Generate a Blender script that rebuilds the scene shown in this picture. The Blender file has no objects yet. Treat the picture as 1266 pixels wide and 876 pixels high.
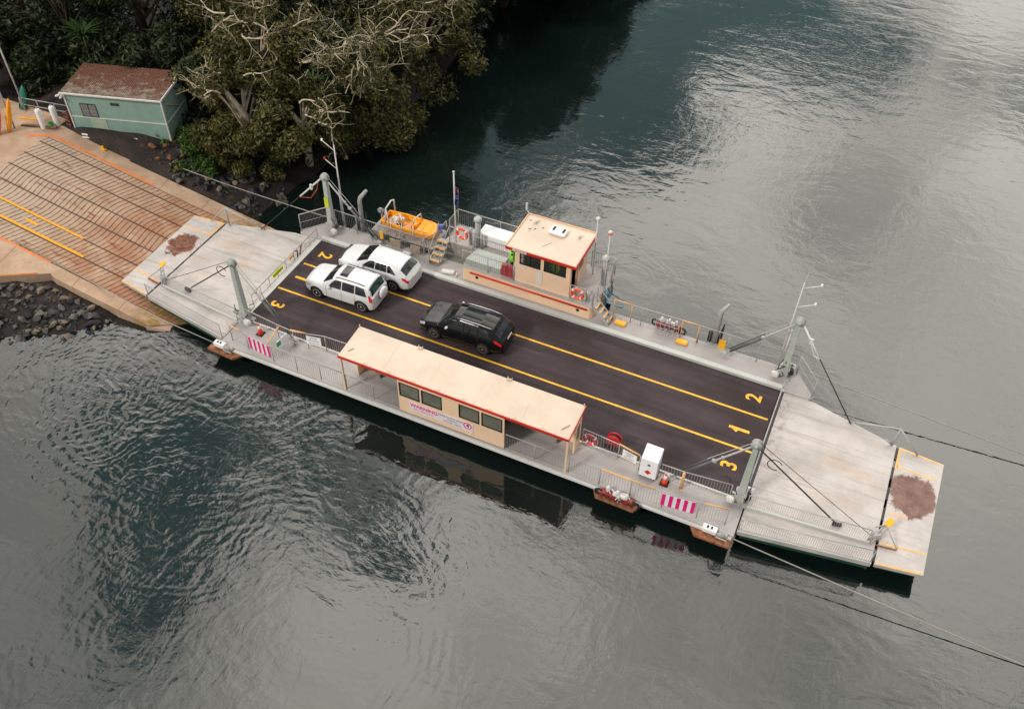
import bpy, bmesh, math, random
import numpy as np
from mathutils import Vector, Matrix
random.seed(7); np.random.seed(7)
scene = bpy.context.scene
COL = scene.collection
rad = math.radians

# ------------------------------------------------------------------ camera
cam_d = bpy.data.cameras.new("camera"); cam = bpy.data.objects.new("camera", cam_d); COL.objects.link(cam)
cam_d.sensor_width = 36; cam_d.lens = 32.48; cam_d.clip_start = 0.5; cam_d.clip_end = 5000
R_ = (0.9080257575536685, 0.4185637293101422, 0.017135580675083313)
U_ = (-0.3123223029566873, 0.6491526896989321, 0.6935816927604659)
F_ = (-0.27918453161827844, 0.63514186601312, -0.7201741507041575)
cam.matrix_world = Matrix(((R_[0], U_[0], -F_[0], 13.1), (R_[1], U_[1], -F_[1], -28.0), (R_[2], U_[2], -F_[2], 32.92), (0, 0, 0, 1)))
scene.camera = cam

# ------------------------------------------------------------------ sun
SUN_EL, SUN_AZ = 39.0, -150.0       # azimuth measured from +Y towards +X
sd = bpy.data.lights.new("sun", 'SUN'); sun = bpy.data.objects.new("sun", sd); COL.objects.link(sun)
sd.energy = 2.3; sd.angle = rad(9); sd.color = (1.0, 0.93, 0.84)
sv = Vector((math.sin(rad(SUN_AZ)) * math.cos(rad(SUN_EL)), math.cos(rad(SUN_AZ)) * math.cos(rad(SUN_EL)), math.sin(rad(SUN_EL))))
sun.rotation_euler = sv.to_track_quat('Z', 'Y').to_euler()

# ------------------------------------------------------------------ node helper
class NT:
    def __init__(s, tree): s.t = tree; s.n = tree.nodes; s.l = tree.links
    def new(s, typ, **kw):
        n = s.n.new(typ)
        for k, v in kw.items(): setattr(n, k, v)
        return n
    def put(s, sock, v):
        if isinstance(v, bpy.types.NodeSocket): s.l.new(v, sock)
        elif v is not None:
            if isinstance(v, (tuple, list)) and len(v) == 3 and sock.type == 'RGBA': v = (*v, 1)
            sock.default_value = v
    def m(s, op, a, b=None, c=None, clamp=False):
        n = s.new('ShaderNodeMath', operation=op, use_clamp=clamp)
        s.put(n.inputs[0], a)
        if b is not None: s.put(n.inputs[1], b)
        if c is not None: s.put(n.inputs[2], c)
        return n.outputs[0]
    def vm(s, op, a, b=None, out=0, scale=None):
        n = s.new('ShaderNodeVectorMath', operation=op)
        s.put(n.inputs[0], a)
        if b is not None: s.put(n.inputs[1], b)
        if scale is not None: s.put(n.inputs['Scale'], scale)
        return n.outputs['Value'] if op in ('DISTANCE', 'LENGTH', 'DOT_PRODUCT') else n.outputs[out]
    def mix(s, f, a, b, typ='MIX'):
        n = s.new('ShaderNodeMix', data_type='RGBA', blend_type=typ)
        s.put(n.inputs[0], f); s.put(n.inputs[6], a); s.put(n.inputs[7], b)
        return n.outputs[2]
    def noise(s, vec, scale, detail=3, rough=.5, dist=0, col=False):
        n = s.new('ShaderNodeTexNoise')
        if vec is not None: s.put(n.inputs['Vector'], vec)
        n.inputs['Scale'].default_value = scale; n.inputs['Detail'].default_value = detail
        n.inputs['Roughness'].default_value = rough; n.inputs['Distortion'].default_value = dist
        return n.outputs['Color' if col else 'Fac']
    def mr(s, v, a, b, c=0., d=1., smooth=True):
        n = s.new('ShaderNodeMapRange', interpolation_type='SMOOTHSTEP' if smooth else 'LINEAR')
        s.put(n.inputs[0], v)
        for i, x in enumerate((a, b, c, d)): s.put(n.inputs[i + 1], x)
        return n.outputs[0]
    def sep(s, v):
        n = s.new('ShaderNodeSeparateXYZ'); s.put(n.inputs[0], v); return n.outputs
    def comb(s, x, y, z=0.):
        n = s.new('ShaderNodeCombineXYZ'); s.put(n.inputs[0], x); s.put(n.inputs[1], y); s.put(n.inputs[2], z); return n.outputs[0]
    def mapv(s, vec, scale=(1, 1, 1), rot=(0, 0, 0), loc=(0, 0, 0)):
        n = s.new('ShaderNodeMapping'); s.put(n.inputs[0], vec)
        n.inputs['Location'].default_value = loc; n.inputs['Rotation'].default_value = rot; n.inputs['Scale'].default_value = scale
        return n.outputs[0]
    def bump(s, h, strength=.3, dist=.02, nrm=None):
        n = s.new('ShaderNodeBump'); s.put(n.inputs['Height'], h)
        n.inputs['Strength'].default_value = strength; n.inputs['Distance'].default_value = dist
        if nrm is not None: s.put(n.inputs['Normal'], nrm)
        return n.outputs[0]

# ------------------------------------------------------------------ world: cloudy sky, brighter around the veiled sun
W = bpy.data.worlds.new("World"); scene.world = W; W.use_nodes = True
wt = NT(W.node_tree); W.node_tree.nodes.clear()
out = wt.new('ShaderNodeOutputWorld'); bg = wt.new('ShaderNodeBackground')
sky = wt.new('ShaderNodeTexSky', sky_type='NISHITA'); sky.sun_disc = False
sky.sun_elevation = rad(SUN_EL); sky.sun_rotation = rad(SUN_AZ); sky.air_density = 1.2; sky.dust_density = 2.5
g = wt.new('ShaderNodeTexCoord').outputs['Generated']
dx, dy, dz = wt.sep(g)
den = wt.m('ADD', wt.m('MAXIMUM', dz, 0.0), .15)
P2 = wt.comb(wt.m('DIVIDE', dx, den), wt.m('DIVIDE', dy, den))
nz = wt.noise(wt.mapv(P2, loc=(8.3, 5.2, 0)), 2.2, 6, .55, .1)
nz2 = wt.noise(wt.mapv(P2, loc=(1.3, 6.2, 0)), 5.0, 6, .6, .1)
warp = wt.vm('MULTIPLY', wt.vm('ADD', P2, wt.vm('SCALE', wt.vm('SUBTRACT', wt.noise(P2, 3.6, 5, .62, 0, True), (.5, .5, .5)), scale=.55)), (1., 1., 0.))
gap = None
for (cx, cy, r0, r1, a) in [(-.50, 1.05, .06, .24, 1.0), (-.52, 1.40, .10, .32, 1.0), (-.25, 1.58, .08, .36, .8), (-.58, .38, .05, .15, 1.0), (-.50, .50, .03, .12, .8),
                            (-.38, .40, .02, .10, .55), (-.34, 1.22, .04, .16, .6), (-.20, .52, .03, .11, .30), (-.52, .28, .01, .09, .7)]:
    d = wt.vm('DISTANCE', warp, (cx, cy, 0.))
    v = wt.mr(d, r0, r1, a, 0.)
    gap = v if gap is None else wt.m('MAXIMUM', gap, v)
gap = wt.m('ADD', wt.m('MULTIPLY', gap, 1.35), wt.m('MULTIPLY', wt.m('SUBTRACT', nz2, .5), 1.1), clamp=True)
gap = wt.m('MAXIMUM', gap, wt.mr(nz, .50, .66, 0., .55), clamp=True)
gap = wt.mr(gap, .22, .72, 0., .96)
glowd = wt.vm('DOT_PRODUCT', g, (-.20, .72, .66))
glow = wt.mr(glowd, .55, .98, 0., 1.)
cb = wt.m('MULTIPLY', wt.mr(nz2, .3, .7, .94, 1.05), wt.mr(wt.noise(wt.mapv(P2, loc=(1.7, .4, 0)), 2.1, 5, .6, .4), .40, .60, 1.16, .66))
SKY_LOW, SKY_HIGH = .60, 4.1
cloud = wt.mix(glow, (SKY_LOW * .97, SKY_LOW * .985, SKY_LOW * 1.0), (SKY_HIGH * 1.04, SKY_HIGH * .985, SKY_HIGH * .90))
cloud = wt.vm('SCALE', cloud, scale=cb)
blue = wt.vm('MULTIPLY', sky.outputs[0], (.135, .175, .125))
tot = wt.mix(gap, cloud, blue)
wt.put(bg.inputs[0], tot); bg.inputs[1].default_value = 1.0
wt.l.new(bg.outputs[0], out.inputs[0])

scene.render.engine = 'CYCLES'
scene.view_settings.view_transform = 'Standard'; scene.view_settings.look = 'None'
scene.view_settings.gamma = 1; scene.view_settings.use_curve_mapping = False
scene.view_settings.exposure = -0.22
try:
    scene.cycles.max_bounces = 6; scene.cycles.glossy_bounces = 3; scene.cycles.use_denoising = True
except Exception: pass

# ------------------------------------------------------------------ materials
def s2l(c):
    return tuple(((x / 255) / 12.92 if x / 255 <= .04045 else ((x / 255 + .055) / 1.055) ** 2.4) for x in c)
MATS = {}
def mat(name, col, rough=.55, metal=0., var=.12, scale=1.5, grime=0., gcol=(.16, .10, .06), bump=0., bscale=20, spec=.5, emit=None, coat=0, alpha=1):
    if name in MATS: return MATS[name]
    m = bpy.data.materials.new(name); m.use_nodes = True; t = NT(m.node_tree)
    b = t.n['Principled BSDF']
    co = t.new('ShaderNodeTexCoord').outputs['Object']
    n1 = t.noise(co, scale, 5, .6); 
    c = t.mix(t.mr(n1, .3, .7), tuple(x * (1 - var) for x in col), tuple(min(1, x * (1 + var)) for x in col))
    if grime > 0:
        n2 = t.noise(t.mapv(co, loc=(3.1, 7.7, 1.3)), scale * 2.3, 8, .68, .4)
        c = t.mix(t.mr(n2, .68 - grime * .25, .80, 0, .8), c, gcol)
    t.put(b.inputs['Base Color'], c)
    b.inputs['Roughness'].default_value = rough; b.inputs['Metallic'].default_value = metal
    b.inputs['Specular IOR Level'].default_value = spec
    if coat: b.inputs['Coat Weight'].default_value = coat; b.inputs['Coat Roughness'].default_value = .04
    if alpha < 1: b.inputs['Alpha'].default_value = alpha
    if bump: t.put(b.inputs['Normal'], t.bump(t.noise(co, bscale, 4, .6), bump, .01))
    if emit: b.inputs['Emission Color'].default_value = (*emit[:3], 1); b.inputs['Emission Strength'].default_value = emit[3]
    MATS[name] = m; return m

# ------------------------------------------------------------------ mesh builder
class MB:
    def __init__(s, off=(0, 0, 0)): s.v = []; s.f = []; s.o = Vector(off); s.sm = []; s.ch = []
    def _add(s, vs, fs, smooth=False):
        s.ch.append((vs, fs, smooth)); k = len(s.v); s.v += [tuple(Vector(v) - s.o) for v in vs]
        s.f += [tuple(k + i for i in f) for f in fs]; s.sm += [smooth] * len(fs); return s
    def box(s, x0, x1, y0, y1, z0, z1, ch=0.):
        if ch <= 0:
            vs = [(x, y, z) for z in (z0, z1) for y in (y0, y1) for x in (x0, x1)]
            return s._add(vs, [(0, 2, 3, 1), (4, 5, 7, 6), (0, 1, 5, 4), (2, 6, 7, 3), (0, 4, 6, 2), (1, 3, 7, 5)])
        bm = bmesh.new(); bmesh.ops.create_cube(bm, size=1)
        for v in bm.verts: v.co = Vector(((x0 + x1) / 2 + v.co.x * (x1 - x0), (y0 + y1) / 2 + v.co.y * (y1 - y0), (z0 + z1) / 2 + v.co.z * (z1 - z0)))
        bmesh.ops.bevel(bm, geom=bm.edges[:], offset=ch, segments=2, affect='EDGES')
        return s.bm(bm)
    def bm(s, bm, smooth=False, M=None):
        bm.verts.index_update()
        vs = [(M @ v.co if M else v.co.copy()) for v in bm.verts]; fs = [tuple(v.index for v in f.verts) for f in bm.faces]
        bm.free(); return s._add(vs, fs, smooth)
    def obox(s, c, sx, sy, sz, rz=0., ry=0., rx=0., ch=0.):
        bm = bmesh.new(); bmesh.ops.create_cube(bm, size=1)
        for v in bm.verts: v.co = Vector((v.co.x * sx, v.co.y * sy, v.co.z * sz))
        if ch: bmesh.ops.bevel(bm, geom=bm.edges[:], offset=ch, segments=2, affect='EDGES')
        M = Matrix.Translation(c) @ Matrix.Rotation(rz, 4, 'Z') @ Matrix.Rotation(ry, 4, 'Y') @ Matrix.Rotation(rx, 4, 'X')
        return s.bm(bm, False, M)
    def tube(s, pts, r, n=6, cap=True, r2=None):
        pts = [Vector(p) for p in pts]; N = len(pts)
        rr = r if isinstance(r, (list, tuple)) else [r + ((r2 if r2 is not None else r) - r) * i / max(1, N - 1) for i in range(N)]
        vs = []; prev = None
        for i, p in enumerate(pts):
            d = (pts[min(i + 1, N - 1)] - pts[max(i - 1, 0)]).normalized()
            if prev is None:
                a = Vector((0, 0, 1)) if abs(d.z) < .9 else Vector((1, 0, 0)); u = d.cross(a).normalized()
            else:
                u = (prev - d * prev.dot(d)).normalized()
            prev = u; w = d.cross(u)
            for k in range(n):
                t = 2 * math.pi * k / n; vs.append(p + (u * math.cos(t) + w * math.sin(t)) * rr[i])
        fs = [(i * n + k, i * n + (k + 1) % n, (i + 1) * n + (k + 1) % n, (i + 1) * n + k) for i in range(N - 1) for k in range(n)]
        if cap: fs += [tuple(range(n))[::-1], tuple((N - 1) * n + k for k in range(n))]
        return s._add(vs, fs, n > 5)
    def lathe(s, c, prof, n=16, axis='Z', smooth=True):
        vs = []; c = Vector(c)
        for r, h in prof:
            for k in range(n):
                t = 2 * math.pi * k / n; a, b = r * math.cos(t), r * math.sin(t)
                vs.append(c + Vector({'Z': (a, b, h), 'Y': (a, h, b), 'X': (h, a, b)}[axis]))
        N = len(prof)
        fs = [(i * n + k, i * n + (k + 1) % n, (i + 1) * n + (k + 1) % n, (i + 1) * n + k) for i in range(N - 1) for k in range(n)]
        fs += [tuple(range(n)), tuple((N - 1) * n + k for k in range(n))]
        return s._add(vs, fs, smooth)
    def torus(s, c, R, r, axis='Y', n=20, m=8, a0=0, a1=2 * math.pi):
        vs = []; full = abs(a1 - a0 - 2 * math.pi) < 1e-3; K = n if full else n + 1
        for i in range(K):
            t = a0 + (a1 - a0) * i / n
            for j in range(m):
                q = 2 * math.pi * j / m; x = (R + r * math.cos(q)) * math.cos(t); y = (R + r * math.cos(q)) * math.sin(t); z = r * math.sin(q)
                vs.append(Vector(c) + Vector({'Z': (x, y, z), 'Y': (x, z, y), 'X': (z, x, y)}[axis]))
        fs = [(i * m + j, ((i + 1) % K) * m + j, ((i + 1) % K) * m + (j + 1) % m, i * m + (j + 1) % m) for i in range(n) for j in range(m)]
        return s._add(vs, fs, True)
    def prism(s, poly, z0, z1):
        n = len(poly); z0s = z0 if isinstance(z0, (list, tuple)) else [z0] * n; z1s = z1 if isinstance(z1, (list, tuple)) else [z1] * n
        vs = [(x, y, z0s[i]) for i, (x, y) in enumerate(poly)] + [(x, y, z1s[i]) for i, (x, y) in enumerate(poly)]
        return s._add(vs, [tuple(range(n))[::-1], tuple(range(n, 2 * n))] + [(i, (i + 1) % n, n + (i + 1) % n, n + i) for i in range(n)])
    def quad(s, *p): return s._add(p, [tuple(range(len(p)))])
    def build_each(s, name, m, parent=None):
        for vs, fs, sm in s.ch: b = MB(); b._add(vs, fs, sm); b.build(name, m, parent)
    def build(s, name, m, parent=None, bevel=0., smooth=None):
        me = bpy.data.meshes.new(name); me.from_pydata(s.v, [], s.f)
        me.polygons.foreach_set('use_smooth', s.sm if smooth is None else [smooth] * len(s.f))
        bmx = bmesh.new(); bmx.from_mesh(me); bmesh.ops.recalc_face_normals(bmx, faces=bmx.faces[:]); bmx.to_mesh(me); bmx.free()
        me.materials.append(m); o = bpy.data.objects.new(name, me); COL.objects.link(o)
        if parent is not None: o.parent = parent
        if bevel:
            b = o.modifiers.new('bevel', 'BEVEL'); b.width = bevel; b.segments = 2; b.limit_method = 'ANGLE'
        return o
def tag(o, label=None, cat=None, group=None, kind=None):
    if label: o['label'] = label
    if cat: o['category'] = cat
    if group: o['group'] = group
    if kind: o['kind'] = kind
    return o
def empty(name, loc, label=None, cat=None, group=None, rz=0.):
    o = bpy.data.objects.new(name, None); COL.objects.link(o); o.location = loc; o.rotation_euler = (0, 0, rz); o.empty_display_size = .3
    return tag(o, label, cat, group)
def copy_tree(o, parent=None):
    c = o.copy(); COL.objects.link(c); c.parent = parent
    for ch in list(o.children): copy_tree(ch, c)
    return c
def text_mesh(txt, size, name, m, parent, M, ext=.002, bold=0., align='CENTER', sx=1.):
    cu = bpy.data.curves.new('t', 'FONT'); cu.body = txt; cu.size = size; cu.extrude = ext; cu.align_x = align; cu.align_y = 'CENTER'; cu.offset = bold
    to = bpy.data.objects.new('t', cu); COL.objects.link(to)
    dg = bpy.context.evaluated_depsgraph_get(); me = bpy.data.meshes.new_from_object(to.evaluated_get(dg))
    me.name = name; me.transform(M @ Matrix.Diagonal((sx, 1, 1, 1))); me.materials.clear(); me.materials.append(m)
    bpy.data.objects.remove(to); bpy.data.curves.remove(cu)
    o = bpy.data.objects.new(name, me); COL.objects.link(o); o.parent = parent; return o
def lerp(a, b, t): return a + (b - a) * t
def interp(x, tab):
    if x <= tab[0][0]: return tab[0][1]
    for (a, p), (b, q) in zip(tab, tab[1:]):
        if x <= b: return p + (q - p) * (x - a) / (b - a)
    return tab[-1][1]

# palette
STEEL = mat('painted_grey_steel', s2l((172, 170, 168)), .5, var=.07, grime=.4, gcol=(.25, .17, .11))
STEELD = mat('railing_galvanised_steel', s2l((168, 164, 164)), .55, .0, var=.1)
RAMPM = None
WALK = mat('walkway_grey_paint', s2l((170, 165, 163)), .65, var=.08, scale=.6, grime=.1, gcol=s2l((140, 125, 110)), bump=.1, bscale=60)
KERB = mat('kerb_pale_grey_paint', s2l((192, 193, 188)), .55, var=.06, scale=1, grime=.18, gcol=s2l((150, 130, 110)))
CREAM = mat('cream_painted_roof', s2l((214, 195, 176)), .65, var=.08, scale=.6, grime=.35, gcol=s2l((196, 170, 145)))
PEACH = mat('peach_painted_wall', s2l((243, 208, 174)), .6, var=.05, scale=1.0, grime=.3, gcol=s2l((180, 145, 115)))
REDT = mat('red_trim_paint', s2l((200, 45, 30)), .45, var=.08)
RUST = mat('rusty_steel', s2l((146, 96, 66)), .85, var=.4, scale=4, grime=.9, gcol=s2l((80, 45, 28)), bump=.3)
BLK = mat('black_rubber', (.012, .012, .013), .7)
DARK = mat('dark_steel', (.03, .03, .032), .5, .3, grime=.2, gcol=(.08, .05, .03))
YEL = mat('yellow_paint', s2l((245, 182, 40)), .55, var=.1, scale=6)
YELSIGN = mat('yellow_plate', s2l((245, 180, 25)), .5)
LIME = mat('lime_yellow_plate', s2l((205, 215, 30)), .5)
WHT = mat('white_paint', s2l((242, 242, 242)), .4, var=.03)
WHTG = mat('grimy_white_paint', s2l((215, 213, 210)), .5, var=.06, grime=.15, gcol=s2l((150, 130, 115)))
GLASS = mat('tinted_window_glass', (.012, .016, .017), .05, var=.2, spec=.8)
GLASS2 = mat('dusty_shelter_glass', s2l((112, 112, 100)), .15, var=.15, scale=1.2, spec=.6)
ORNG = mat('orange_lifebuoy', s2l((240, 95, 55)), .5)
ORNGB = mat('orange_boat_paint', s2l((248, 165, 25)), .42, var=.06, grime=.1, gcol=s2l((190, 120, 30)))
RED = mat('red_plastic', s2l((205, 30, 40)), .4)
PINK = mat('magenta_sign_paint', s2l((240, 20, 130)), .5)
CONCRETE = mat('weathered_concrete', s2l((178, 152, 134)), .85, var=.12, scale=.8, grime=.25, gcol=s2l((120, 90, 70)), bump=.2, bscale=30)
HIVIS = mat('hi_vis_fabric', s2l((140, 215, 60)), .7)
# ================================================================== WATER
WZ = -0.9
def water_material():
    m = bpy.data.materials.new('river_water'); m.use_nodes = True; t = NT(m.node_tree); b = t.n['Principled BSDF']
    geo = t.new('ShaderNodeNewGeometry').outputs['Position']
    p = t.mapv(geo, scale=(1, 1, 0))
    b.inputs['Base Color'].default_value = (.005, .0105, .009, 1)
    b.inputs['Roughness'].default_value = .035; b.inputs['IOR'].default_value = 1.72
    wob = t.vm('SCALE', t.vm('SUBTRACT', t.noise(p, .42, 5, .6, 0, True), (.5, .5, .5)), scale=1.8)
    pw = t.vm('ADD', p, wob)
    tot = None
    # fine trains of rings thrown up by the ferry coming in (centre x, y, inner r, outer r, wavelength, amplitude)
    for cx, cy, r0, r1, wl, a in [(-15.2, -6.2, .6, 10.5, .46, .8), (-17.5, -9.5, .3, 8.5, .36, .7), (-13.0, -2.0, 4.5, 17.0, .58, .7), (-3.0, -16.5, 4.0, 13.0, .50, .5), (-9.0, -12.0, 1.2, 7.0, .40, .5), (3.2, 9.5, .5, 6.5, .42, .40)]:
        d = t.vm('DISTANCE', pw, (cx, cy, 0.))
        w = t.m('SINE', t.m('MULTIPLY', d, 2 * math.pi / wl))
        env = t.m('MULTIPLY', t.mr(d, r0, r0 + 1.5, 0, 1), t.mr(d, r1 * .45, r1, 1, 0))
        patch = t.mr(t.noise(t.mapv(p, loc=(cx * 3.1, cy * 1.7, 0)), .28, 3, .6), .40, .62)
        w = t.m('MULTIPLY', t.m('MULTIPLY', w, env), t.m('MULTIPLY', t.m('MULTIPLY', patch, t.mr(t.noise(t.mapv(p, loc=(cx, 0, 0)), 1.3, 3), .3, .65, .35, 1.2)), a * wl))
        tot = w if tot is None else t.m('ADD', tot, w)
    calm = t.mr(t.noise(t.mapv(p, loc=(11, 4, 0)), .075, 4, .6, .5), .36, .62, .22, 1.)
    sx, sy, _ = t.sep(geo)
    nearf = t.mr(t.m('ADD', sy, t.m('MULTIPLY', sx, .35)), -2., -9., .45, 1.)
    fine = t.noise(t.mapv(p, scale=(1.0, 2.1, 1), rot=(0, 0, rad(-32))), 2.3, 4, .55, .7)
    fine2 = t.noise(t.mapv(p, scale=(1.6, .8, 1), rot=(0, 0, rad(20))), 1.15, 3, .55, .6)
    swell = t.noise(t.mapv(p, scale=(.8, 1.6, 1), rot=(0, 0, rad(-12))), .55, 3, .5, .5)
    h = t.m('ADD', t.m('MULTIPLY', t.m('MULTIPLY', fine, calm), .028), t.m('MULTIPLY', t.m('MULTIPLY', fine2, calm), .060))
    h = t.m('ADD', h, t.m('MULTIPLY', swell, .10))
    h = t.m('ADD', h, t.m('MULTIPLY', tot, .056))
    bn = t.new('ShaderNodeBump'); bn.inputs['Strength'].default_value = 1.; bn.inputs['Distance'].default_value = .20; t.put(bn.inputs['Height'], h)
    t.put(b.inputs['Normal'], bn.outputs[0])
    return m
w = MB(); w.quad((-700, -500, WZ), (700, -500, WZ), (700, 1500, WZ), (-700, 1500, WZ))
tag(w.build('water', water_material()), kind='structure')

# ================================================================== SLIPWAY
def sz(x): return min(-0.12 + 0.165 * (-20.6 - x), 1.85)
def smin_y(x):
    if x > -17.6: return -3.5 if x > -17.55 else -4.62
    if x > -23.9: return -4.64
    return -4.5 - (-23.9 - x) * .86
def smax_y(x):
    if x > -26.6: return 4.9
    return 4.9 + min(1., (-26.6 - x) / .02) * (.45 + .10 * (-26.6 - x))
def slip_material():
    m = bpy.data.materials.new('grooved_concrete'); m.use_nodes = True; t = NT(m.node_tree); b = t.n['Principled BSDF']
    co = t.new('ShaderNodeTexCoord').outputs['Object']; x, y, _ = t.sep(co)
    base = t.mix(t.mr(t.noise(co, .9, 5, .6), .3, .7), s2l((168, 139, 114)), s2l((192, 163, 138)))
    base = t.mix(t.mr(t.noise(co, 6, 6, .7), .5, .8, 0, .45), base, s2l((128, 98, 80)))
    # wide rusty-brown wash low on the slip
    rustm = t.m('MULTIPLY', t.mr(x, -27., -22., 0, 1), t.mr(t.noise(t.mapv(co, scale=(.6, 1, 1)), .8, 5, .65, .4), .35, .65, .1, .85))
    grey = s2l((180, 160, 143))
    groovezone = t.m('MULTIPLY', t.m('MULTIPLY', t.mr(y, -3.92, -3.86, 0, 1, False), t.mr(y, 3.86, 3.92, 1, 0, False)), t.mr(x, -31.7, -31.6, 0, 1, False))
    base = t.mix(t.m('MULTIPLY', groovezone, t.mr(x, -24., -30., 0, .6)), base, grey)
    base = t.mix(t.m('MULTIPLY', rustm, groovezone), base, s2l((164, 110, 78)))
    base = t.mix(t.m('MULTIPLY', t.mr(t.noise(t.mapv(co, scale=(.35, 1.6, 1), loc=(4, 0, 0)), 1.6, 7, .72, .3), .56, .68, 0, .8), groovezone), base, s2l((116, 66, 44)))
    # cross grooves swept across the lanes in an S
    g1 = t.mr(y, 1.6, .2, 0, 1); g2 = t.mr(y, -.1, -1.3, 0, 1)
    sweep = t.m('ADD', t.m('MULTIPLY', t.m('SUBTRACT', y, 3.9), -.36), t.m('MULTIPLY', t.m('SUBTRACT', g1, g2), .0))
    bend = t.m('MULTIPLY', t.mr(y, 1.7, -1.5, 0, 1, True), -1.15)
    sweep = t.m('ADD', sweep, bend)
    sweep = t.m('ADD', sweep, t.m('MULTIPLY', t.noise(co, .5, 2), .15))
    u = t.m('DIVIDE', t.m('ADD', x, sweep), .30)
    fr = t.m('ABSOLUTE', t.m('SUBTRACT', t.m('FRACT', u), .5))
    gr = t.m('MULTIPLY', t.mr(fr, .07, .15, 1, 0), groovezone)
    grn = t.m('MULTIPLY', gr, t.mr(t.noise(co, 3, 3), .3, .6, .5, 1))
    col = t.mix(t.m('MULTIPLY', grn, .8), base, s2l((66, 50, 42)))
    # long lane grooves
    lg = None
    for yy in (3.35, 2.1, .9, -.35, -1.62, -2.75, -3.89, 3.89):
        wdt = .05 if abs(yy) < 3.8 else .02
        k = t.mr(t.m('ABSOLUTE', t.m('SUBTRACT', y, yy)), wdt * .6, wdt * 1.4, 1, 0)
        lg = k if lg is None else t.m('MAXIMUM', lg, k)
    lg = t.m('MULTIPLY', lg, t.mr(x, -31.7, -31.6, 0, 1, False))
    col = t.mix(t.m('MULTIPLY', lg, .85), col, s2l((72, 50, 38)))
    # yellow-green algae near the foot
    al = t.m('MULTIPLY', t.mr(x, -20., -17.5, 0, 1), t.mr(t.noise(co, 4, 5), .4, .6))
    col = t.mix(t.m('MULTIPLY', al, .8), col, s2l((140, 108, 40)))
    # joint across side aprons
    jt = None
    for xx in (-23.1, -27.2, -20.2):
        k = t.mr(t.m('ABSOLUTE', t.m('SUBTRACT', x, t.m('ADD', xx, t.m('MULTIPLY', y, -.15)))), .008, .03, 1, 0)
        jt = k if jt is None else t.m('MAXIMUM', jt, k)
    col = t.mix(t.m('MULTIPLY', jt, t.m('SUBTRACT', .6, t.m('MULTIPLY', groovezone, .6))), col, s2l((90, 72, 60)))
    t.put(b.inputs['Base Color'], col); b.inputs['Roughness'].default_value = .85
    hh = t.m('SUBTRACT', t.m('MULTIPLY', t.noise(co, 25, 4), .15), t.m('MAXIMUM', grn, lg))
    t.put(b.inputs['Normal'], t.bump(hh, .6, .03))
    return m
SL = MB(); xs = sorted(set([-60, -50, -40, -36, -33.5, -32.6] + [round(-32 + .5 * i, 2) for i in range(0, 29)] + [-26.61, -26.59, -23.9, -17.6, -17.55, -16.2]))
def szs(x):     # rounded crest
    return sz(x) if x > -31.6 else (1.695 + .155 * math.sin(min(1, (-31.6 - x) / 1.9) * math.pi / 2))
rows = []
for x in xs:
    y0, y1 = smin_y(x), smax_y(x)
    if x <= -27: y1 = 5.4 + .10 * (-26.6 - x) if x > -31 else 5.8
    rows.append([(x, y, szs(x)) for y in np.linspace(y0, y1, 9)] + [(x, y1, -2.5), (x, y0, -2.5)])
vs = [p for r in rows for p in r]; n = 11
fs = [(i * n + k, (i + 1) * n + k, (i + 1) * n + (k + 1) % n, i * n + (k + 1) % n) for i in range(len(rows) - 1) for k in range(n)]
fs.append(tuple(range(n))); fs.append(tuple((len(rows) - 1) * n + k for k in range(n)))
SL._add(vs, fs)
slip = tag(SL.build('slipway', slip_material()), kind='structure')
ORL = mat('faded_orange_line', s2l((222, 128, 66)), .8, var=.15, scale=4, grime=.45, gcol=s2l((180, 140, 110)))
YLL = mat('worn_yellow_line', s2l((236, 164, 30)), .8, var=.1, scale=6, grime=.25, gcol=s2l((150, 110, 60)))
def slip_line(x0, y0, x1, y1, w, m):
    mb = MB(); K = 24; a = Vector((x0, y0)); b = Vector((x1, y1)); d = (b - a).normalized(); nn = Vector((-d.y, d.x)) * w / 2
    pts = [a.lerp(b, i / K) for i in range(K + 1)]
    vs = []
    for q in pts:
        for s_ in (1, -1): e = q + nn * s_; vs.append((e.x, e.y, szs(e.x) + .006))
    mb._add(vs, [(2 * i, 2 * i + 1, 2 * i + 3, 2 * i + 2) for i in range(K)])
    return mb.build('painted_line', m, slip)
slip_line(-31.4, 4.16, -24.2, 4.02, .17, ORL); slip_line(-32.6, 3.35, -31.4, 4.14, .2, ORL)
slip_line(-33, -3.9, -24.4, -3.9, .13, ORL); slip_line(-33, -1.55, -24.3, -1.58, .13, YLL); slip_line(-33, -2.62, -23.4, -2.64, .15, YLL)
text_mesh('1', 1.15, 'painted_numeral', YLL, slip, Matrix.Translation((-27.2, -2.1, sz(-27.2) + .012)) @ Matrix.Rotation(math.atan(.165), 4, 'Y') @ Matrix.Rotation(rad(90), 4, 'Z'), .001, .02)
# kerb-like concrete edge of the near apron, orange-painted
mb = MB(); mb.tube([(x, smin_y(x) + .06, szs(x) + .012) for x in (-24.4, -25.2, -26, -27, -28)], .05, 4); mb.build('painted_edge', ORL, slip)
# broken concrete block at the foot
mb = MB(); mb.obox((-17.35, -4.1, -1.0), 1.3, 1.0, .55, rz=.35, rx=.12, ry=.15, ch=.06)
tag(mb.build('concrete_block', CONCRETE), 'broken wet concrete block at the near foot of the slipway', 'concrete block')

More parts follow.
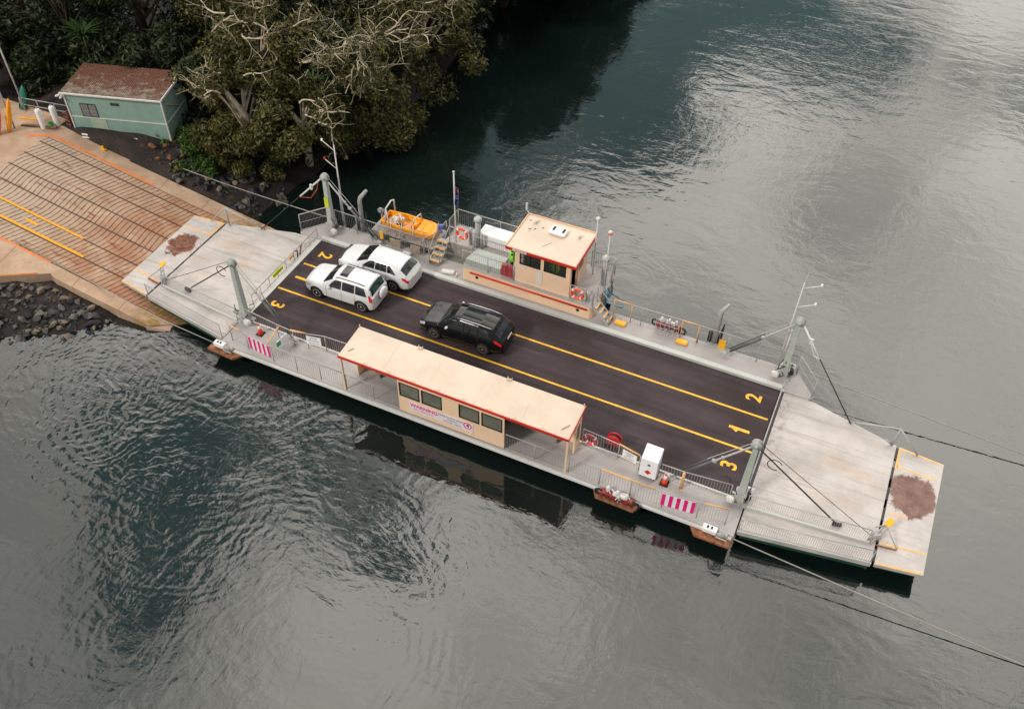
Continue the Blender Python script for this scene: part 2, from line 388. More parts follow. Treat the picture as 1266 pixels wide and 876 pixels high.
# ================================================================== TERRAIN
from mathutils import noise as mn
def hfar(x, y):
    sh = -16.6 - .8 * math.sin(y * .21) - max(0, 9 - y) * .28
    h = -0.95 + .30 * (sh - x)
    return min(max(h, -2.6), 1.5 + .03 * (-x - 20)) + .22 * mn.noise(Vector((x * .5, y * .5, 0)))
def hnear(x, y):
    d = -4.6 - y; top = min(sz(x) - .35, .45)
    h = top - .26 * d - max(0, x + 20.5) * .28
    return max(h, -2.6) + .12 * mn.noise(Vector((x * .8, y * .8, 3)))
def terrain_h(x, y):
    if y > 4.95:
        h = hfar(x, y)
        if x < -30.8 and y < 9: h = lerp(1.72, h, min(1, max(0, (y - 6.5) / 2.5)))
        return h
    if y < smin_y(x) + .05: return hnear(x, y - 0 if x > -23.9 else y + (-23.9 - x) * .80)
    return min(sz(x) - .6, .5)
TM = bpy.data.materials.new('muddy_bank'); TM.use_nodes = True; t = NT(TM.node_tree)
co = t.new('ShaderNodeTexCoord').outputs['Object']; x_, y_, z_ = t.sep(co)
c = t.mix(t.mr(t.noise(co, .8, 6, .65), .35, .65), s2l((30, 25, 23)), s2l((54, 43, 38)))
c = t.mix(t.mr(t.noise(co, 3, 6, .7), .55, .7, 0, .6), c, s2l((128, 82, 54)))
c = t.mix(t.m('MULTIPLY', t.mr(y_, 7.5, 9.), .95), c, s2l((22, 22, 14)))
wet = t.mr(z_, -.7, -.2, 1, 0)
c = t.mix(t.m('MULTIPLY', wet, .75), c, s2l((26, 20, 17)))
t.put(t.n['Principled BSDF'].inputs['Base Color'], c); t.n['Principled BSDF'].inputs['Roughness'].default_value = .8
t.put(t.n['Principled BSDF'].inputs['Normal'], t.bump(t.noise(co, 4, 8, .7), .9, .12))
gx = np.concatenate([np.arange(-150, -60, 10), np.arange(-60, -34, 2), np.arange(-34, -8, .4)]); gy = np.concatenate([np.arange(-60, -14, 6), np.arange(-14, 16, .4), np.arange(16, 60, 2), np.arange(60, 200, 20)])
vs = [(float(x), float(y), terrain_h(float(x), float(y))) for x in gx for y in gy]; ny = len(gy)
fs = [(i * ny + j, (i + 1) * ny + j, (i + 1) * ny + j + 1, i * ny + j + 1) for i in range(len(gx) - 1) for j in range(ny - 1)]
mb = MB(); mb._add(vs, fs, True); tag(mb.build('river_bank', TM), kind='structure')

# ================================================================== BOULDERS
rockM = []
for i, cc in enumerate([(64, 62, 61), (92, 88, 84), (44, 43, 43), (118, 108, 92)]):
    rockM.append(mat('basalt_rock_tone_' + 'abcd'[i], s2l(cc), .8, var=.3, scale=3, grime=.4, gcol=s2l((40, 32, 26)), bump=.5, bscale=8))
def rock_mesh(seed, m):
    r = random.Random(seed); bm = bmesh.new(); bmesh.ops.create_icosphere(bm, subdivisions=1, radius=1)
    pl = [(Vector((r.uniform(-1, 1), r.uniform(-1, 1), r.uniform(-1, 1))).normalized(), r.uniform(.38, .66)) for _ in range(10)]
    bmesh.ops.subdivide_edges(bm, edges=bm.edges[:], cuts=1, use_grid_fill=True)
    for v in bm.verts:
        v.co.normalize()
        for nn, d in pl:
            k = v.co.dot(nn)
            if k > d: v.co -= nn * (k - d)
    for v in bm.verts: v.co = Vector((v.co.x, v.co.y * r.uniform(.78, .86), v.co.z * .7))
    mb = MB(); mb.bm(bm); o = mb.build('boulder', m); return o
protos = [rock_mesh(i, rockM[i % 4]) for i in range(12)]
used = [False] * 12
def put_rock(x, y, s, label, group, zoff=0.):
    i = random.randrange(12)
    if used[i]: o = protos[i].copy(); COL.objects.link(o)
    else: o = protos[i]; used[i] = True
    o.location = (x, y, terrain_h(x, y) + s * .25 + zoff); o.scale = (s * random.uniform(.8, 1.2), s * random.uniform(.75, 1.1), s * random.uniform(.7, 1.1))
    o.rotation_euler = (random.uniform(-.5, .5), random.uniform(-.5, .5), random.uniform(0, 6.3)); tag(o, label, 'boulder', group)
cnt = 0
while cnt < 160:
    x = random.uniform(-27.5, -18.2); y = random.uniform(-9.6, -4.9)
    if y > smin_y(x) - .35: continue
    dd = -y - 4.6 + max(0, x + 21) * .9 + max(0, -25 - x) * .3
    if dd > 4.1 or (x > -19.6 and y < -6.4) : continue
    put_rock(x, y, random.choice([.2, .24, .28, .31, .36]), 'dark angular boulder in the rubble bank on the near side of the slipway', 'rubble boulders on the near side of the slipway'); cnt += 1
cnt = 0
while cnt < 128:
    x = random.uniform(-24.5, -14.3); y = random.uniform(5.05, 9.0)
    if y - 5 > 1.2 + (-14.3 - x) * .5: continue
    put_rock(x, y, random.choice([.22, .26, .30, .34, .40]), 'dark grey boulder in the rubble heap between the slipway and the trees', 'rubble boulders on the far side of the slipway'); cnt += 1
rub = MB(); k_ = 0
while k_ < 420:
    if k_ % 2: x = random.uniform(-27.5, -18.2); y = random.uniform(-9.4, -4.9); ok_ = y < smin_y(x) - .3 and (-y - 4.6 + max(0, x + 21) * .9 + max(0, -25 - x) * .3) < 4.1 and not (x > -19.6 and y < -6.4)
    else: x = random.uniform(-25.5, -14.3); y = random.uniform(5.05, 9.3); ok_ = y - 5 < 1.4 + (-14.3 - x) * .5
    if not ok_: continue
    k_ += 1; s_ = random.uniform(.08, .17); pm = protos[random.randrange(12)].data
    M_ = Matrix.Translation((x, y, terrain_h(x, y) + s_ * .3)) @ Matrix.Rotation(random.uniform(0, 6.3), 4, 'Z') @ Matrix.Rotation(random.uniform(-.5, .5), 4, 'X') @ Matrix.Diagonal((s_ * 1.1, s_, s_ * .8, 1))
    rub._add([M_ @ v.co for v in pm.vertices], [tuple(p_.vertices) for p_ in pm.polygons])
tag(rub.build('rubble', rockM[0]), 'small dark rubble stones between the boulders on both sides of the slipway', 'rubble', kind='stuff')
bro = mat('orange_brown_sandstone', s2l((120, 80, 52)), .9, var=.25, scale=3, grime=.3, gcol=s2l((80, 50, 32)), bump=.4, bscale=8)
sp = rock_mesh(41, bro)
for i, (x, y, s) in enumerate([(-25.6, 6.1, .26), (-25.0, 6.6, .2), (-24.4, 6.0, .28), (-24.9, 5.5, .18), (-23.9, 6.5, .2), (-25.9, 6.9, .2), (-23.6, 5.7, .22)]):
    o = sp if i == 0 else sp.copy()
    if i: COL.objects.link(o)
    o.name = 'sandstone_boulder'
    o.location = (x, y, terrain_h(x, y) + .2); o.scale = (s * 1.3, s, s); o.rotation_euler = (0.2 * i, .1, i * 1.1)
    tag(o, 'orange brown sandstone boulder below the green hut corner', 'boulder', 'orange brown boulders below the hut')

# ================================================================== HUT
HX, HY, HR = -30.75, 5.35, rad(17.2)
hut = empty('site_hut', (HX, HY, 1.5), 'pale green weathered cabin with a rusty leaf-strewn corrugated roof by the slipway', 'hut', rz=HR)
HG = mat('faded_green_cladding', s2l((132, 163, 153)), .75, var=.08, scale=1.2, grime=.22, gcol=s2l((105, 130, 115)))
HG2 = mat('pale_patched_cladding', s2l((160, 178, 158)), .8, var=.08, scale=2, grime=.2, gcol=s2l((120, 130, 110)))
L_, D_, H0, H1 = 5.95, 2.95, 2.66, 2.76
mb = MB(); mb.prism([(0, 0), (L_, 0), (L_, D_), (0, D_)], 0, [H0, H0, H1, H1]); mb.build('wall', HG, hut)
mb = MB(); mb.box(-.02, L_ + .02, -.035, -.005, 1.02, 1.08); mb.box(L_ + .005, L_ + .035, -.02, D_ + .02, 1.02, 1.08)
mb.box(L_ - .04, L_ + .05, -.05, .03, -.05, 2.55); mb.box(-.04, .03, -.05, .03, 0, 2.55); mb.build('trim', WHTG, hut)
mb = MB(); mb.box(1.15, 2.15, -.02, -.008, .1, .98); mb.build('patch_panel', HG2, hut)
RM = bpy.data.materials.new('rusty_corrugated_roof'); RM.use_nodes = True; t = NT(RM.node_tree); co = t.new('ShaderNodeTexCoord').outputs['Object']
xx, yy, zz = t.sep(co)
c = t.mix(t.mr(t.noise(co, 9, 6, .7), .35, .65), s2l((84, 50, 37)), s2l((124, 82, 63)))
leaf = t.mr(t.m('ADD', t.noise(co, 2.2, 6, .75, .3), t.m('MULTIPLY', yy, .07)), .48, .62)
c = t.mix(leaf, t.mix(t.mr(t.noise(co, 1.5, 4), .4, .6), s2l((148, 138, 124)), s2l((118, 98, 84))), c)
t.put(t.n['Principled BSDF'].inputs['Base Color'], c); t.n['Principled BSDF'].inputs['Roughness'].default_value = .9
t.put(t.n['Principled BSDF'].inputs['Normal'], t.bump(t.noise(co, 16, 6, .7), .8, .05))
mb = MB(); K = 150
vs = []
for i in range(K + 1):
    x = -.12 + (L_ + .24) * i / K; dz = .022 * math.sin(i * 1.05 * 2)
    vs += [(x, -.15, H0 + .03 + dz), (x, D_ + .15, H1 + .05 + dz), (x, -.15, H0 - .0), (x, D_ + .15, H1 + .0)]
fs = []
for i in range(K):
    a = 4 * i; b_ = a + 4; fs += [(a, b_, b_ + 1, a + 1), (a + 2, a + 3, b_ + 3, b_ + 2), (a, a + 2, b_ + 2, b_), (a + 1, b_ + 1, b_ + 3, a + 3)]
mb._add(vs, fs); mb.build('roof', RM, hut)
mb = MB(); mb.box(-.14, L_ + .14, -.22, -.15, H0 - .06, H0 + .03); mb.box(L_ + .12, L_ + .17, -.15, D_ + .15, H0 - .02, H0 + .12); mb.tube([(L_ + .08, -.18, H0 - .05), (L_ + .08, -.12, H0 - .3), (L_ + .08, -.07, 0)], .045, 8); mb.build('gutter', WHTG, hut)
mb = MB(); 
for a, b_, c_, d_ in ((.80, 1.78, 1.10, 1.13), (.80, 1.78, 1.93, 1.97), (.80, .83, 1.1, 1.97), (1.75, 1.78, 1.1, 1.97), (1.275, 1.305, 1.1, 1.97)): mb.box(a, b_, -.03, .0, c_, d_)
wn = mb.build('window', DARK, hut)
mb = MB(); mb.box(.82, 1.76, -.016, -.004, 1.12, 1.95); mb.build('pane', mat('meshed_pane', s2l((118, 122, 120)), .3, var=.1, scale=4), wn)
mb = MB()
for k in range(7): mb.box(.83 + k * .135, .835 + k * .135, -.025, -.018, 1.12, 1.95)
mb.box(.83, 1.75, -.026, -.02, 1.5, 1.52); mb.build('security_bars', STEELD, wn)
mb = MB(); mb.box(2.75, 3.30, -.03, -.002, 2.0, 2.2); vt = mb.build('vent', mat('grey_vent', s2l((120, 135, 128)), .6), hut)
mb = MB()
for k in range(4): mb.box(2.77, 3.28, -.045, -.031, 2.02 + k * .045, 2.045 + k * .045)
mb.build('louvre', DARK, vt)
mb = MB(); mb.obox((L_ + .03, 1.4, 1.55), .04, 2.0, .06, rx=-.55); mb.build('loose_batten', mat('bare_timber', s2l((190, 170, 135)), .8), hut)
mb = MB(); mb.box(0, L_, .0, D_, -.18, -.002); mb.build('floor_frame', CONCRETE, hut)
mb = MB()
for px, py in ((L_ - .15, .15), (L_ - .15, D_ - .15), (L_ / 2 + .6, .15), (L_ / 2 + .6, D_ - .15), (.2, D_ - .2), (.2, .2)): mb.box(px - .1, px + .1, py - .1, py + .1, -2.2, -.18)
mb.build('stilts', CONCRETE, hut)
mb = MB(); mb.obox((-.1, .25, 2.5), .16, .22, .12, rz=.3, ch=.02); mb.tube([(-.02, .2, 2.4), (-.18, .1, 2.35), (-.3, -.05, 2.45)], .025); mb.obox((-.34, -.1, 2.42), .26, .12, .12, rz=.9, ch=.03); mb.obox((-.08, -.2, 2.4), .13, .26, .13, ch=.04); mb.box(-.12, -.01, .05, .3, 1.75, 2.25); mb.build('security_camera', WHT, hut)
mb = MB()
for zq, yq in ((-.02, -.55), (.14, -.48)): mb.tube([(.6, yq, zq), (4.1, yq, zq)], .055, 8)
for xq in (.9, 2.3, 4.05): mb.tube([(xq, -.5, .2), (xq, -.5, -.75)], .035)
mb.build('pipe_rail', WHTG, hut)
# mown-down edge slab and mooring post in front
mb = MB(); mb.tube([(-26.55, 5.7, .2), (-26.55, 5.7, 1.15)], .08, 8); mb.tube([(-26.55, 5.7, 1.0), (-26.2, 5.5, .4)], .04, 6)
post = tag(mb.build('mooring_post', DARK), 'short dark steel mooring post at the shore end of the far guide cable', 'mooring post')
for (x, y, z, lb) in ((-28.4, 4.9, 1.25, 'yellow cable guide with a black slot on the slab edge, nearer the hut window'), (-27.75, 5.2, 1.2, 'yellow cable guide on the slab edge, nearer the mooring post')):
    e = empty('cable_guide', (x, y, z - .12), lb, 'cable guide')
    mb = MB(); mb.obox((0, 0, .08), .52, .2, .16, rz=-.35, ch=.04); mb.build('housing', YELSIGN, e)
    mb = MB(); mb.obox((.1, -.02, .165), .2, .08, .02, rz=-.35); mb.build('slot', BLK, e)
# two white tanks, green bucket
for k, (x, y) in enumerate(((-32.35, 4.45), (-31.85, 5.05))):
    e = empty('white_gas_bottle', (x, y, 1.75), 'tall white round-topped gas bottle, ' + ('left of the green bucket' if k == 0 else 'right of the green bucket, nearer the hut'), 'gas bottle', 'white gas bottles beside the hut')
    mb = MB(); mb.lathe((0, 0, 0), [(.16, 0), (.17, .04), (.17, 1.15), (.14, 1.27), (.07, 1.33)], 20); mb.build('cylinder', WHT, e)
    mb = MB(); mb.lathe((0, 0, 1.33), [(.04, 0), (.04, .08)], 10); mb.build('valve', STEELD, e)
mb = MB(); mb.lathe((-32.0, 4.72, 1.75), [(.13, 0), (.16, .3), (.15, .3), (.12, .03)], 16); tag(mb.build('bucket', mat('green_plastic', s2l((30, 150, 60)), .4)), 'small bright green bucket between two white gas bottles', 'bucket')
# timber kerb along the top and a small railing behind
mb = MB(); mb.obox((-32.6, 4.35, 1.86), 2.2, .16, .14, rz=.35, ch=.02); tag(mb.build('timber_kerb', mat('weathered_timber', s2l((120, 96, 78)), .9, bump=.3)), 'weathered timber sleeper edging the slab below the gas bottles', 'sleeper')
mb = MB(); mb.tube([(-34.9, 5.4, 2.65), (-31.3, 6.0, 2.65)], .03); mb.tube([(-34.9, 5.4, 2.2), (-31.3, 6.0, 2.2)], .025)
for q in (0, .33, .66, 1): mb.tube([(lerp(-34.9, -31.3, q), lerp(5.4, 6.0, q), 1.6), (lerp(-34.9, -31.3, q), lerp(5.4, 6.0, q), 2.65)], .03)
tag(mb.build('pipe_railing', STEELD), 'grey pipe railing behind the two white gas bottles', 'railing')
mb = MB(); mb.box(-31.2, -31.16, 5.4, 6.0, 1.6, 2.7); 
for k in range(4): mb.box(-31.5, -31.1, 5.35, 5.4, 1.75 + .25 * k, 1.8 + .25 * k)
mb.build('ladder_gate', mat('dull_red_steel', s2l((130, 70, 66)), .6), hut).matrix_parent_inverse = (Matrix.Translation((HX, HY, 1.5)) @ Matrix.Rotation(HR, 4, 'Z')).inverted()
# kayaks and poles at the left edge
def kayak(loc, rz, m, label, lean):
    mb = MB(); L = 2.6; secs = []
    for i in range(13):
        u = i / 12; w_ = .30 * math.sin(math.pi * u) ** .6 + .01; secs.append((u * L - L / 2, w_))
    vs = []; n_ = 10
    for x, w_ in secs:
        for k in range(n_): a = 2 * math.pi * k / n_; vs.append((x, w_ * math.cos(a), .16 * (w_ / .3) * math.sin(a)))
    fs = [(i * n_ + k, i * n_ + (k + 1) % n_, (i + 1) * n_ + (k + 1) % n_, (i + 1) * n_ + k) for i in range(12) for k in range(n_)] + [tuple(range(n_)), tuple(12 * n_ + k for k in range(n_))]
    mb._add(vs, fs, True); e = empty('kayak', loc, label, 'kayak'); e.rotation_euler = (lean, -rad(72), rz)
    mb.build('hull', m, e); mb = MB(); mb.torus((0, 0, .12), .22, .03, 'Z', 16, 6); mb.build('cockpit_rim', BLK, e)
kayak((-33.55, 3.35, 2.8), .5, ORNGB, 'yellow orange kayak stood on end at the left edge beside a grey pole', .2)
kayak((-34.0, 2.9, 2.7), .9, mat('salmon_plastic', s2l((240, 130, 100)), .5), 'salmon pink kayak stood on end at the far left edge', .1)
kayak((-34.9, 5.5, 2.0), 1.5, mat('teal_plastic', s2l((20, 110, 90)), .5), 'dark teal kayak stood on end behind the grey poles', .3)
for (x, y, h, lb) in ((-33.8, 3.6, 4.6, 'slim grey pole nearest the slipway at the left edge'), (-34.6, 5.3, 4.8, 'slim grey pole behind the teal kayak at the left edge')):
    mb = MB(); mb.tube([(x, y, 1.6), (x - .05, y, 1.7 + h)], .05, 8); tag(mb.build('pole', STEELD), lb, 'pole')
mb = MB(); mb.obox((-33.6, 4.75, 1.85), 1.5, .12, .12, rz=.3, ch=.01); tag(mb.build('timber_edge', YLL), 'yellow painted timber edge beside the teal kayak', 'timber')

# ================================================================== VEGETATION
def leaf_mat(name, a, b):
    m = bpy.data.materials.new(name); m.use_nodes = True; t = NT(m.node_tree)
    g = t.new('ShaderNodeNewGeometry'); co = t.new('ShaderNodeTexCoord').outputs['Object']
    c = t.mix(g.outputs['Random Per Island'], a, b)
    c = t.mix(t.mr(t.noise(co, .7, 3), .4, .65, 0, .5), c, tuple(x * .45 for x in a))
    p = t.n['Principled BSDF']; t.put(p.inputs['Base Color'], c); p.inputs['Roughness'].default_value = .55
    p.inputs['Specular IOR Level'].default_value = .3
    return m
LEAF_D = leaf_mat('dark_green_leaves', (.008, .018, .004), (.034, .056, .012))
LEAF_O = leaf_mat('olive_brown_leaves', (.018, .023, .004), (.15, .135, .028))
LEAF_G = leaf_mat('fresh_green_leaves', (.020, .055, .008), (.09, .16, .02))
LEAF_P = leaf_mat('strap_green_leaves', (.015, .04, .010), (.05, .10, .02))
BARK = mat('pale_bark', s2l((198, 184, 158)), .85, var=.22, scale=3, grime=.3, gcol=s2l((100, 86, 64)))
BARKD = mat('dark_bark', s2l((74, 62, 48)), .9, var=.3, scale=3)
def leaves(centres, n, spread, size, seed, elong=1.6, up=.4):
    r = np.random.RandomState(seed); C = np.array(centres, float)        # rows: x y z rx ry rz
    idx = r.randint(0, len(C), n); c = C[idx]
    d = r.normal(size=(n, 3)); d /= np.linalg.norm(d, axis=1)[:, None]
    rr = 1 - np.abs(r.normal(size=(n, 1))) * spread; rr = np.clip(rr, .1, 1.15)
    P = c[:, :3] + d * rr * c[:, 3:6]
    # clump
    P += r.normal(size=(n, 3)) * .05
    nrm = d * .6 + r.normal(size=(n, 3)) * .6 + np.array([0, 0, up]); nrm /= np.linalg.norm(nrm, axis=1)[:, None]
    a = np.cross(nrm, r.normal(size=(n, 3))); a /= np.linalg.norm(a, axis=1)[:, None]; b = np.cross(nrm, a)
    s = size * r.uniform(.5, 1.3, (n, 1)); a *= s * elong; b *= s * .55
    V = np.stack([P - a, P - b + a * .1, P + a, P + b + a * .1], 1).reshape(-1, 3)
    return V
def leaf_obj(V, m, parent, name='foliage'):
    n = len(V) // 4; me = bpy.data.meshes.new(name); me.vertices.add(len(V)); me.vertices.foreach_set('co', V.ravel())
    me.loops.add(4 * n); me.loops.foreach_set('vertex_index', np.arange(4 * n)); me.polygons.add(n)
    me.polygons.foreach_set('loop_start', np.arange(n) * 4); me.polygons.foreach_set('loop_total', np.full(n, 4)); me.update(); me.validate()
    me.materials.append(m); o = bpy.data.objects.new(name, me); COL.objects.link(o); o.parent = parent; return o
def gnarl(mb, p, d, L, r, depth, rg, ends, droop=0., twist=.45):
    pts = [p.copy()]; rs = [r]; k = max(3, int(L / .28)); q = p.copy(); dd = d.copy()
    for i in range(k):
        dd = (dd + Vector((rg.gauss(0, twist), rg.gauss(0, twist), rg.gauss(0, twist * .7) - droop)) * .55).normalized()
        q = q + dd * (L / k); pts.append(q.copy()); rs.append(r * (1 - .45 * (i + 1) / k))
        if depth > 0 and i > 0 and rg.random() < .5:
            sd_ = (dd + Vector((rg.gauss(0, .8), rg.gauss(0, .8), rg.gauss(0, .5)))).normalized()
            gnarl(mb, q, sd_, L * rg.uniform(.45, .75), rs[-1] * .62, depth - 1, rg, ends, droop, twist)
    mb.tube(pts, rs, 5 if r > .03 else 4, cap=False); ends.append(q.copy())
def tree(loc, R, H, seed, label, group, m, nl=7000, bare=0, bdir=(1, -1, .2), lobes=13, leafsize=.13, squash=.6, bark=None, lean=(0, 0)):
    rg = random.Random(seed); e = empty('tree', loc, label, 'tree', group)
    ends = []; tr = MB(); cz = H - R * squash
    tr.tube([(lean[0], lean[1], -1.4), (rg.gauss(0, .2), rg.gauss(0, .2), cz * .5), (rg.gauss(0, .3), rg.gauss(0, .3), cz)], [.28, .2, .14], 8)
    C = []
    for i in range(lobes * 2):
        low = i >= lobes
        a = rg.uniform(0, 6.28); q = (math.sqrt(rg.random()) * .85) if not low else rg.uniform(.55, 1.0)
        x, y = R * q * math.cos(a), R * q * math.sin(a)
        zt = cz + R * squash * (1 - q * q) * rg.uniform(.35, .95) - .2 * rg.random() if not low else cz * rg.uniform(.12, .85)
        s = R * rg.uniform(.26, .42); C.append((x, y, zt, s, s, s * rg.uniform(.6, .9)))
        if low: continue
        k = rg.uniform(.3, .8); tr.tube([(0, 0, cz * k), (x * .5, y * .5, (zt + cz * k) / 2 + .3), (x, y, zt)], [.10, .07, .04], 5)
        for b in range(2):
            gnarl(tr, Vector((x * .6, y * .6, zt - .3)), Vector((x, y, .8)).normalized(), s * 1.6, .045, 1, rg, ends)
    tr.build('trunk', bark or BARK, e)
    V = leaves(C, int(nl * 2.1), .32, leafsize * 1.15, seed); leaf_obj(V, m, e, 'crown')
    if bare:
        bb = MB(); be = []
        for i in range(bare):
            a = math.atan2(bdir[1], bdir[0]) + rg.uniform(-1.3, 1.3); q = rg.uniform(.1, .75)
            x, y = R * q * math.cos(a), R * q * math.sin(a); zt = cz + R * squash * (1 - q * q) * .9
            d = Vector((math.cos(a) * 1.0, math.sin(a) * 1.0, bdir[2] + rg.uniform(-.1, .5))).normalized()
            gnarl(bb, Vector((x, y, zt)), d, R * rg.uniform(.45, .7), .055, 4, rg, be, .02, .5)
        bb.build('bare_branches', BARK, e)
        Cb = [(p.x, p.y, p.z, .20, .20, .12) for p in be]
        V = leaves(Cb, len(Cb) * 6, .6, .075, seed + 1); leaf_obj(V, LEAF_O, e, 'tip_leaves')
    return e
G1 = 'trees crowding the river bank'
tree((-16.6, 16.0, -.6), 4.0, 7.2, 11, 'widest olive tree with tangled pale bare branches reaching out over the dark water', G1, LEAF_O, 6500, 16, (1, -.75, .1), 14, .085, .5, None, (-2.2, .8))
tree((-16.2, 22.0, -.3), 3.9, 8.2, 12, 'pale-branched olive tree at the top edge, farthest out over the water', G1, LEAF_O, 7000, 13, (1, -.5, .1), 14, .085, .5, None, (-2.4, .5))
tree((-18.2, 11.0, .0), 2.8, 4.8, 13, 'low olive tree with one arching bare branch near the ferry tower', G1, LEAF_O, 6000, 4, (.6, -.9, .1), 11, .09, .55)
tree((-21.2, 9.5, .3), 2.7, 5.8, 14, 'olive tree with a fan of white bare branches right of the hut', G1, LEAF_O, 6500, 7, (.0, -1, .1), 12, .09, .55)
tree((-22.8, 13.6, .8), 3.7, 7.2, 15, 'olive tree with white branches above the hut roof corner', G1, LEAF_O, 7000, 6, (.2, -1, .2), 12, .095, .55)
tree((-19.6, 14.6, .2), 3.4, 6.6, 16, 'dark dense green tree between the white-branched trees', G1, LEAF_D, 9000, 2, (.5, -1, .2), 12, .1, .6, BARKD)
tree((-21.5, 20.5, .8), 4.0, 8.0, 17, 'dark leafy tree at the top edge behind the olive trees', G1, LEAF_D, 9000, 3, (.5, -1, .2), 12, .1, .6, BARKD)
tree((-27.6, 17.5, 1.4), 4.2, 8.2, 18, 'brown-green tree with drooping pale twigs at the top edge above the hut', G1, LEAF_O, 8000, 4, (.2, -1, .2), 13, .095, .55)
tree((-32.5, 14.6, 1.4), 4.2, 7.8, 19, 'dark green tree behind the left end of the hut roof', G1, LEAF_D, 9000, 1, (.3, -1, .2), 13, .11, .6, BARKD)
tree((-37.5, 12.6, 1.5), 4.6, 7.2, 20, 'nearly black leafy tree in the top left corner', G1, LEAF_D, 9500, 0, (1, -1, .2), 13, .12, .6, BARKD)
tree((-29.3, 11.6, 1.4), 2.4, 4.2, 21, 'low dark bushy tree directly behind the hut roof', G1, LEAF_D, 6000, 0, (1, -1, .2), 10, .11, .6, BARKD)
tree((-25.2, 11.2, 1.0), 2.0, 4.0, 22, 'small dark tree against the right end of the hut', G1, LEAF_D, 5500, 1, (.2, -1, .2), 9, .1, .6, BARKD)
tree((-38.5, 7.9, 1.5), 3.0, 4.6, 23, 'dark tree hanging over the poles at the left edge', G1, LEAF_D, 7000, 0, (1, -1, .2), 11, .11, .6, BARKD)
for i, (x, y, R, H) in enumerate(((-20.5, 29.0, 4.4, 9.5), (-15.4, 36.5, 4.8, 10.5), (-15.2, 43.5, 5., 11), (-16.4, 52., 5.5, 12), (-17.5, 61., 6, 13), (-22, 32., 5.5, 13), (-22, 45, 6, 14), (-24, 26, 4.6, 11))):
    tree((x, y, 0), R, H, 30 + i, 'tall dark bank tree beyond the top edge, seen by its black reflection in the river', 'tall bank trees mirrored in the river', LEAF_D, 5000, 0, (1, -1, 0), 13, .22, .8, BARKD, (-1.5, 0))
# bushes by the hut corner
def bush(loc, R, seed, label, m, n=2600, ls=.085):
    rg = random.Random(seed); e = empty('bush', loc, label, 'bush', 'green bushes at the hut corner'); st = MB(); C = []
    for i in range(9):
        a = rg.uniform(0, 6.28); q = R * rg.uniform(.1, .8); x, y = q * math.cos(a), q * math.sin(a); z = R * rg.uniform(.3, .9)
        C.append((x, y, z, R * .34, R * .34, R * .26)); st.tube([(0, 0, -.2), (x * .5, y * .5, z * .6), (x, y, z)], [.035, .025, .012], 5)
    st.build('stem', BARKD, e); leaf_obj(leaves(C, n, .35, ls, seed, 1.3), m, e, 'foliage')
bush((-23.6, 7.5, .5), 1.35, 51, 'largest fresh green bush against the hut end wall', LEAF_G)
bush((-22.3, 6.7, .1), 1.0, 52, 'fresh green bush at the water side of the hut bushes', LEAF_G, 2200)
bush((-24.4, 8.6, .8), 1.2, 53, 'green bush tucked behind the hut end wall', LEAF_G, 2200)
bush((-20.9, 7.5, -.2), 1.15, 56, 'dark bush nearest the ferry in the hut bushes', LEAF_O, 2600)
bush((-22.9, 9.0, .4), 1.4, 57, 'dark green bush behind the bright ones at the hut end', LEAF_D, 3000)
bush((-19.2, 8.6, -.5), 1.1, 58, 'low dark bush on the bank edge under the olive trees', LEAF_O, 2400)
bush((-23.6, 6.3, .1), .8, 59, 'green bush in front of the sandstone boulders', LEAF_G, 1800)
bush((-25.3, 7.4, .7), .8, 55, 'low green bush under the corner stilts of the hut', LEAF_G, 1400)
bush((-22.4, 5.6, -.1), .32, 54, 'tiny bright green bush alone among the dark rocks', LEAF_G, 500, .05)
# strap-leaved plants
def strap_plant(loc, n, L, seed, label):
    rg = random.Random(seed); mb = MB()
    for i in range(n):
        a = rg.uniform(0, 6.28); el = rg.uniform(.5, 1.4); l = L * rg.uniform(.7, 1.1); w_ = .05 * L
        d = Vector((math.cos(a), math.sin(a), 0)); s_ = Vector((-math.sin(a), math.cos(a), 0)) * w_
        pts = [Vector((0, 0, 0))]
        for k in range(1, 6): u = k / 5; pts.append(d * l * u * math.cos(el - .5 * u) + Vector((0, 0, l * math.sin(el) * u * (1 - .45 * u))))
        vs = []
        for k, q in enumerate(pts): ww = s_ * (math.sin(math.pi * min(.97, (k + .6) / 6))); vs += [q - ww, q + ww]
        mb._add(vs, [(2 * k, 2 * k + 1, 2 * k + 3, 2 * k + 2) for k in range(5)])
    e = empty('strap_leaf_plant', loc, label, 'plant', 'strap-leaved plants behind the hut'); mb.build('leaves', LEAF_P, e)
    mb = MB(); mb.tube([(0, 0, -2), (0, 0, .05)], .07, 6); mb.build('stem', BARKD, e)
strap_plant((-33.6, 10.4, 4.6), 34, 1.7, 61, 'big spiky strap-leaved plant left above the hut')
strap_plant((-28.9, 9.7, 3.3), 20, 1.4, 62, 'strap-leaved plant behind the middle of the hut roof')
strap_plant((-27.0, 10.7, 3.2), 18, 1.2, 63, 'strap-leaved plant behind the right part of the hut roof')
strap_plant((-32.3, 8.3, 3.2), 18, 1.1, 64, 'strap-leaved plant at the back left corner of the hut roof')
strap_plant((-17.8, 12.2, 4.4), 16, 1.2, 65, 'strap-leaved plant standing beside the widest white-branched tree')
# low undergrowth filling the floor of the wood
Cu = []
rg = random.Random(77)
for i in range(260):
    x = rg.uniform(-46, -18.5); y = rg.uniform(8.6, 30)
    if x > -24 and y < 7.5: continue
    h = max(-.6, terrain_h(x, y)); s = rg.uniform(.7, 1.4); Cu.append((x, y, h + .4, s, s, .7))
V = leaves(Cu, 30000, .4, .16, 78); tag(leaf_obj(V, LEAF_D, None, 'undergrowth'), 'dark tangled undergrowth on the floor under the bank trees', 'undergrowth', kind='stuff')
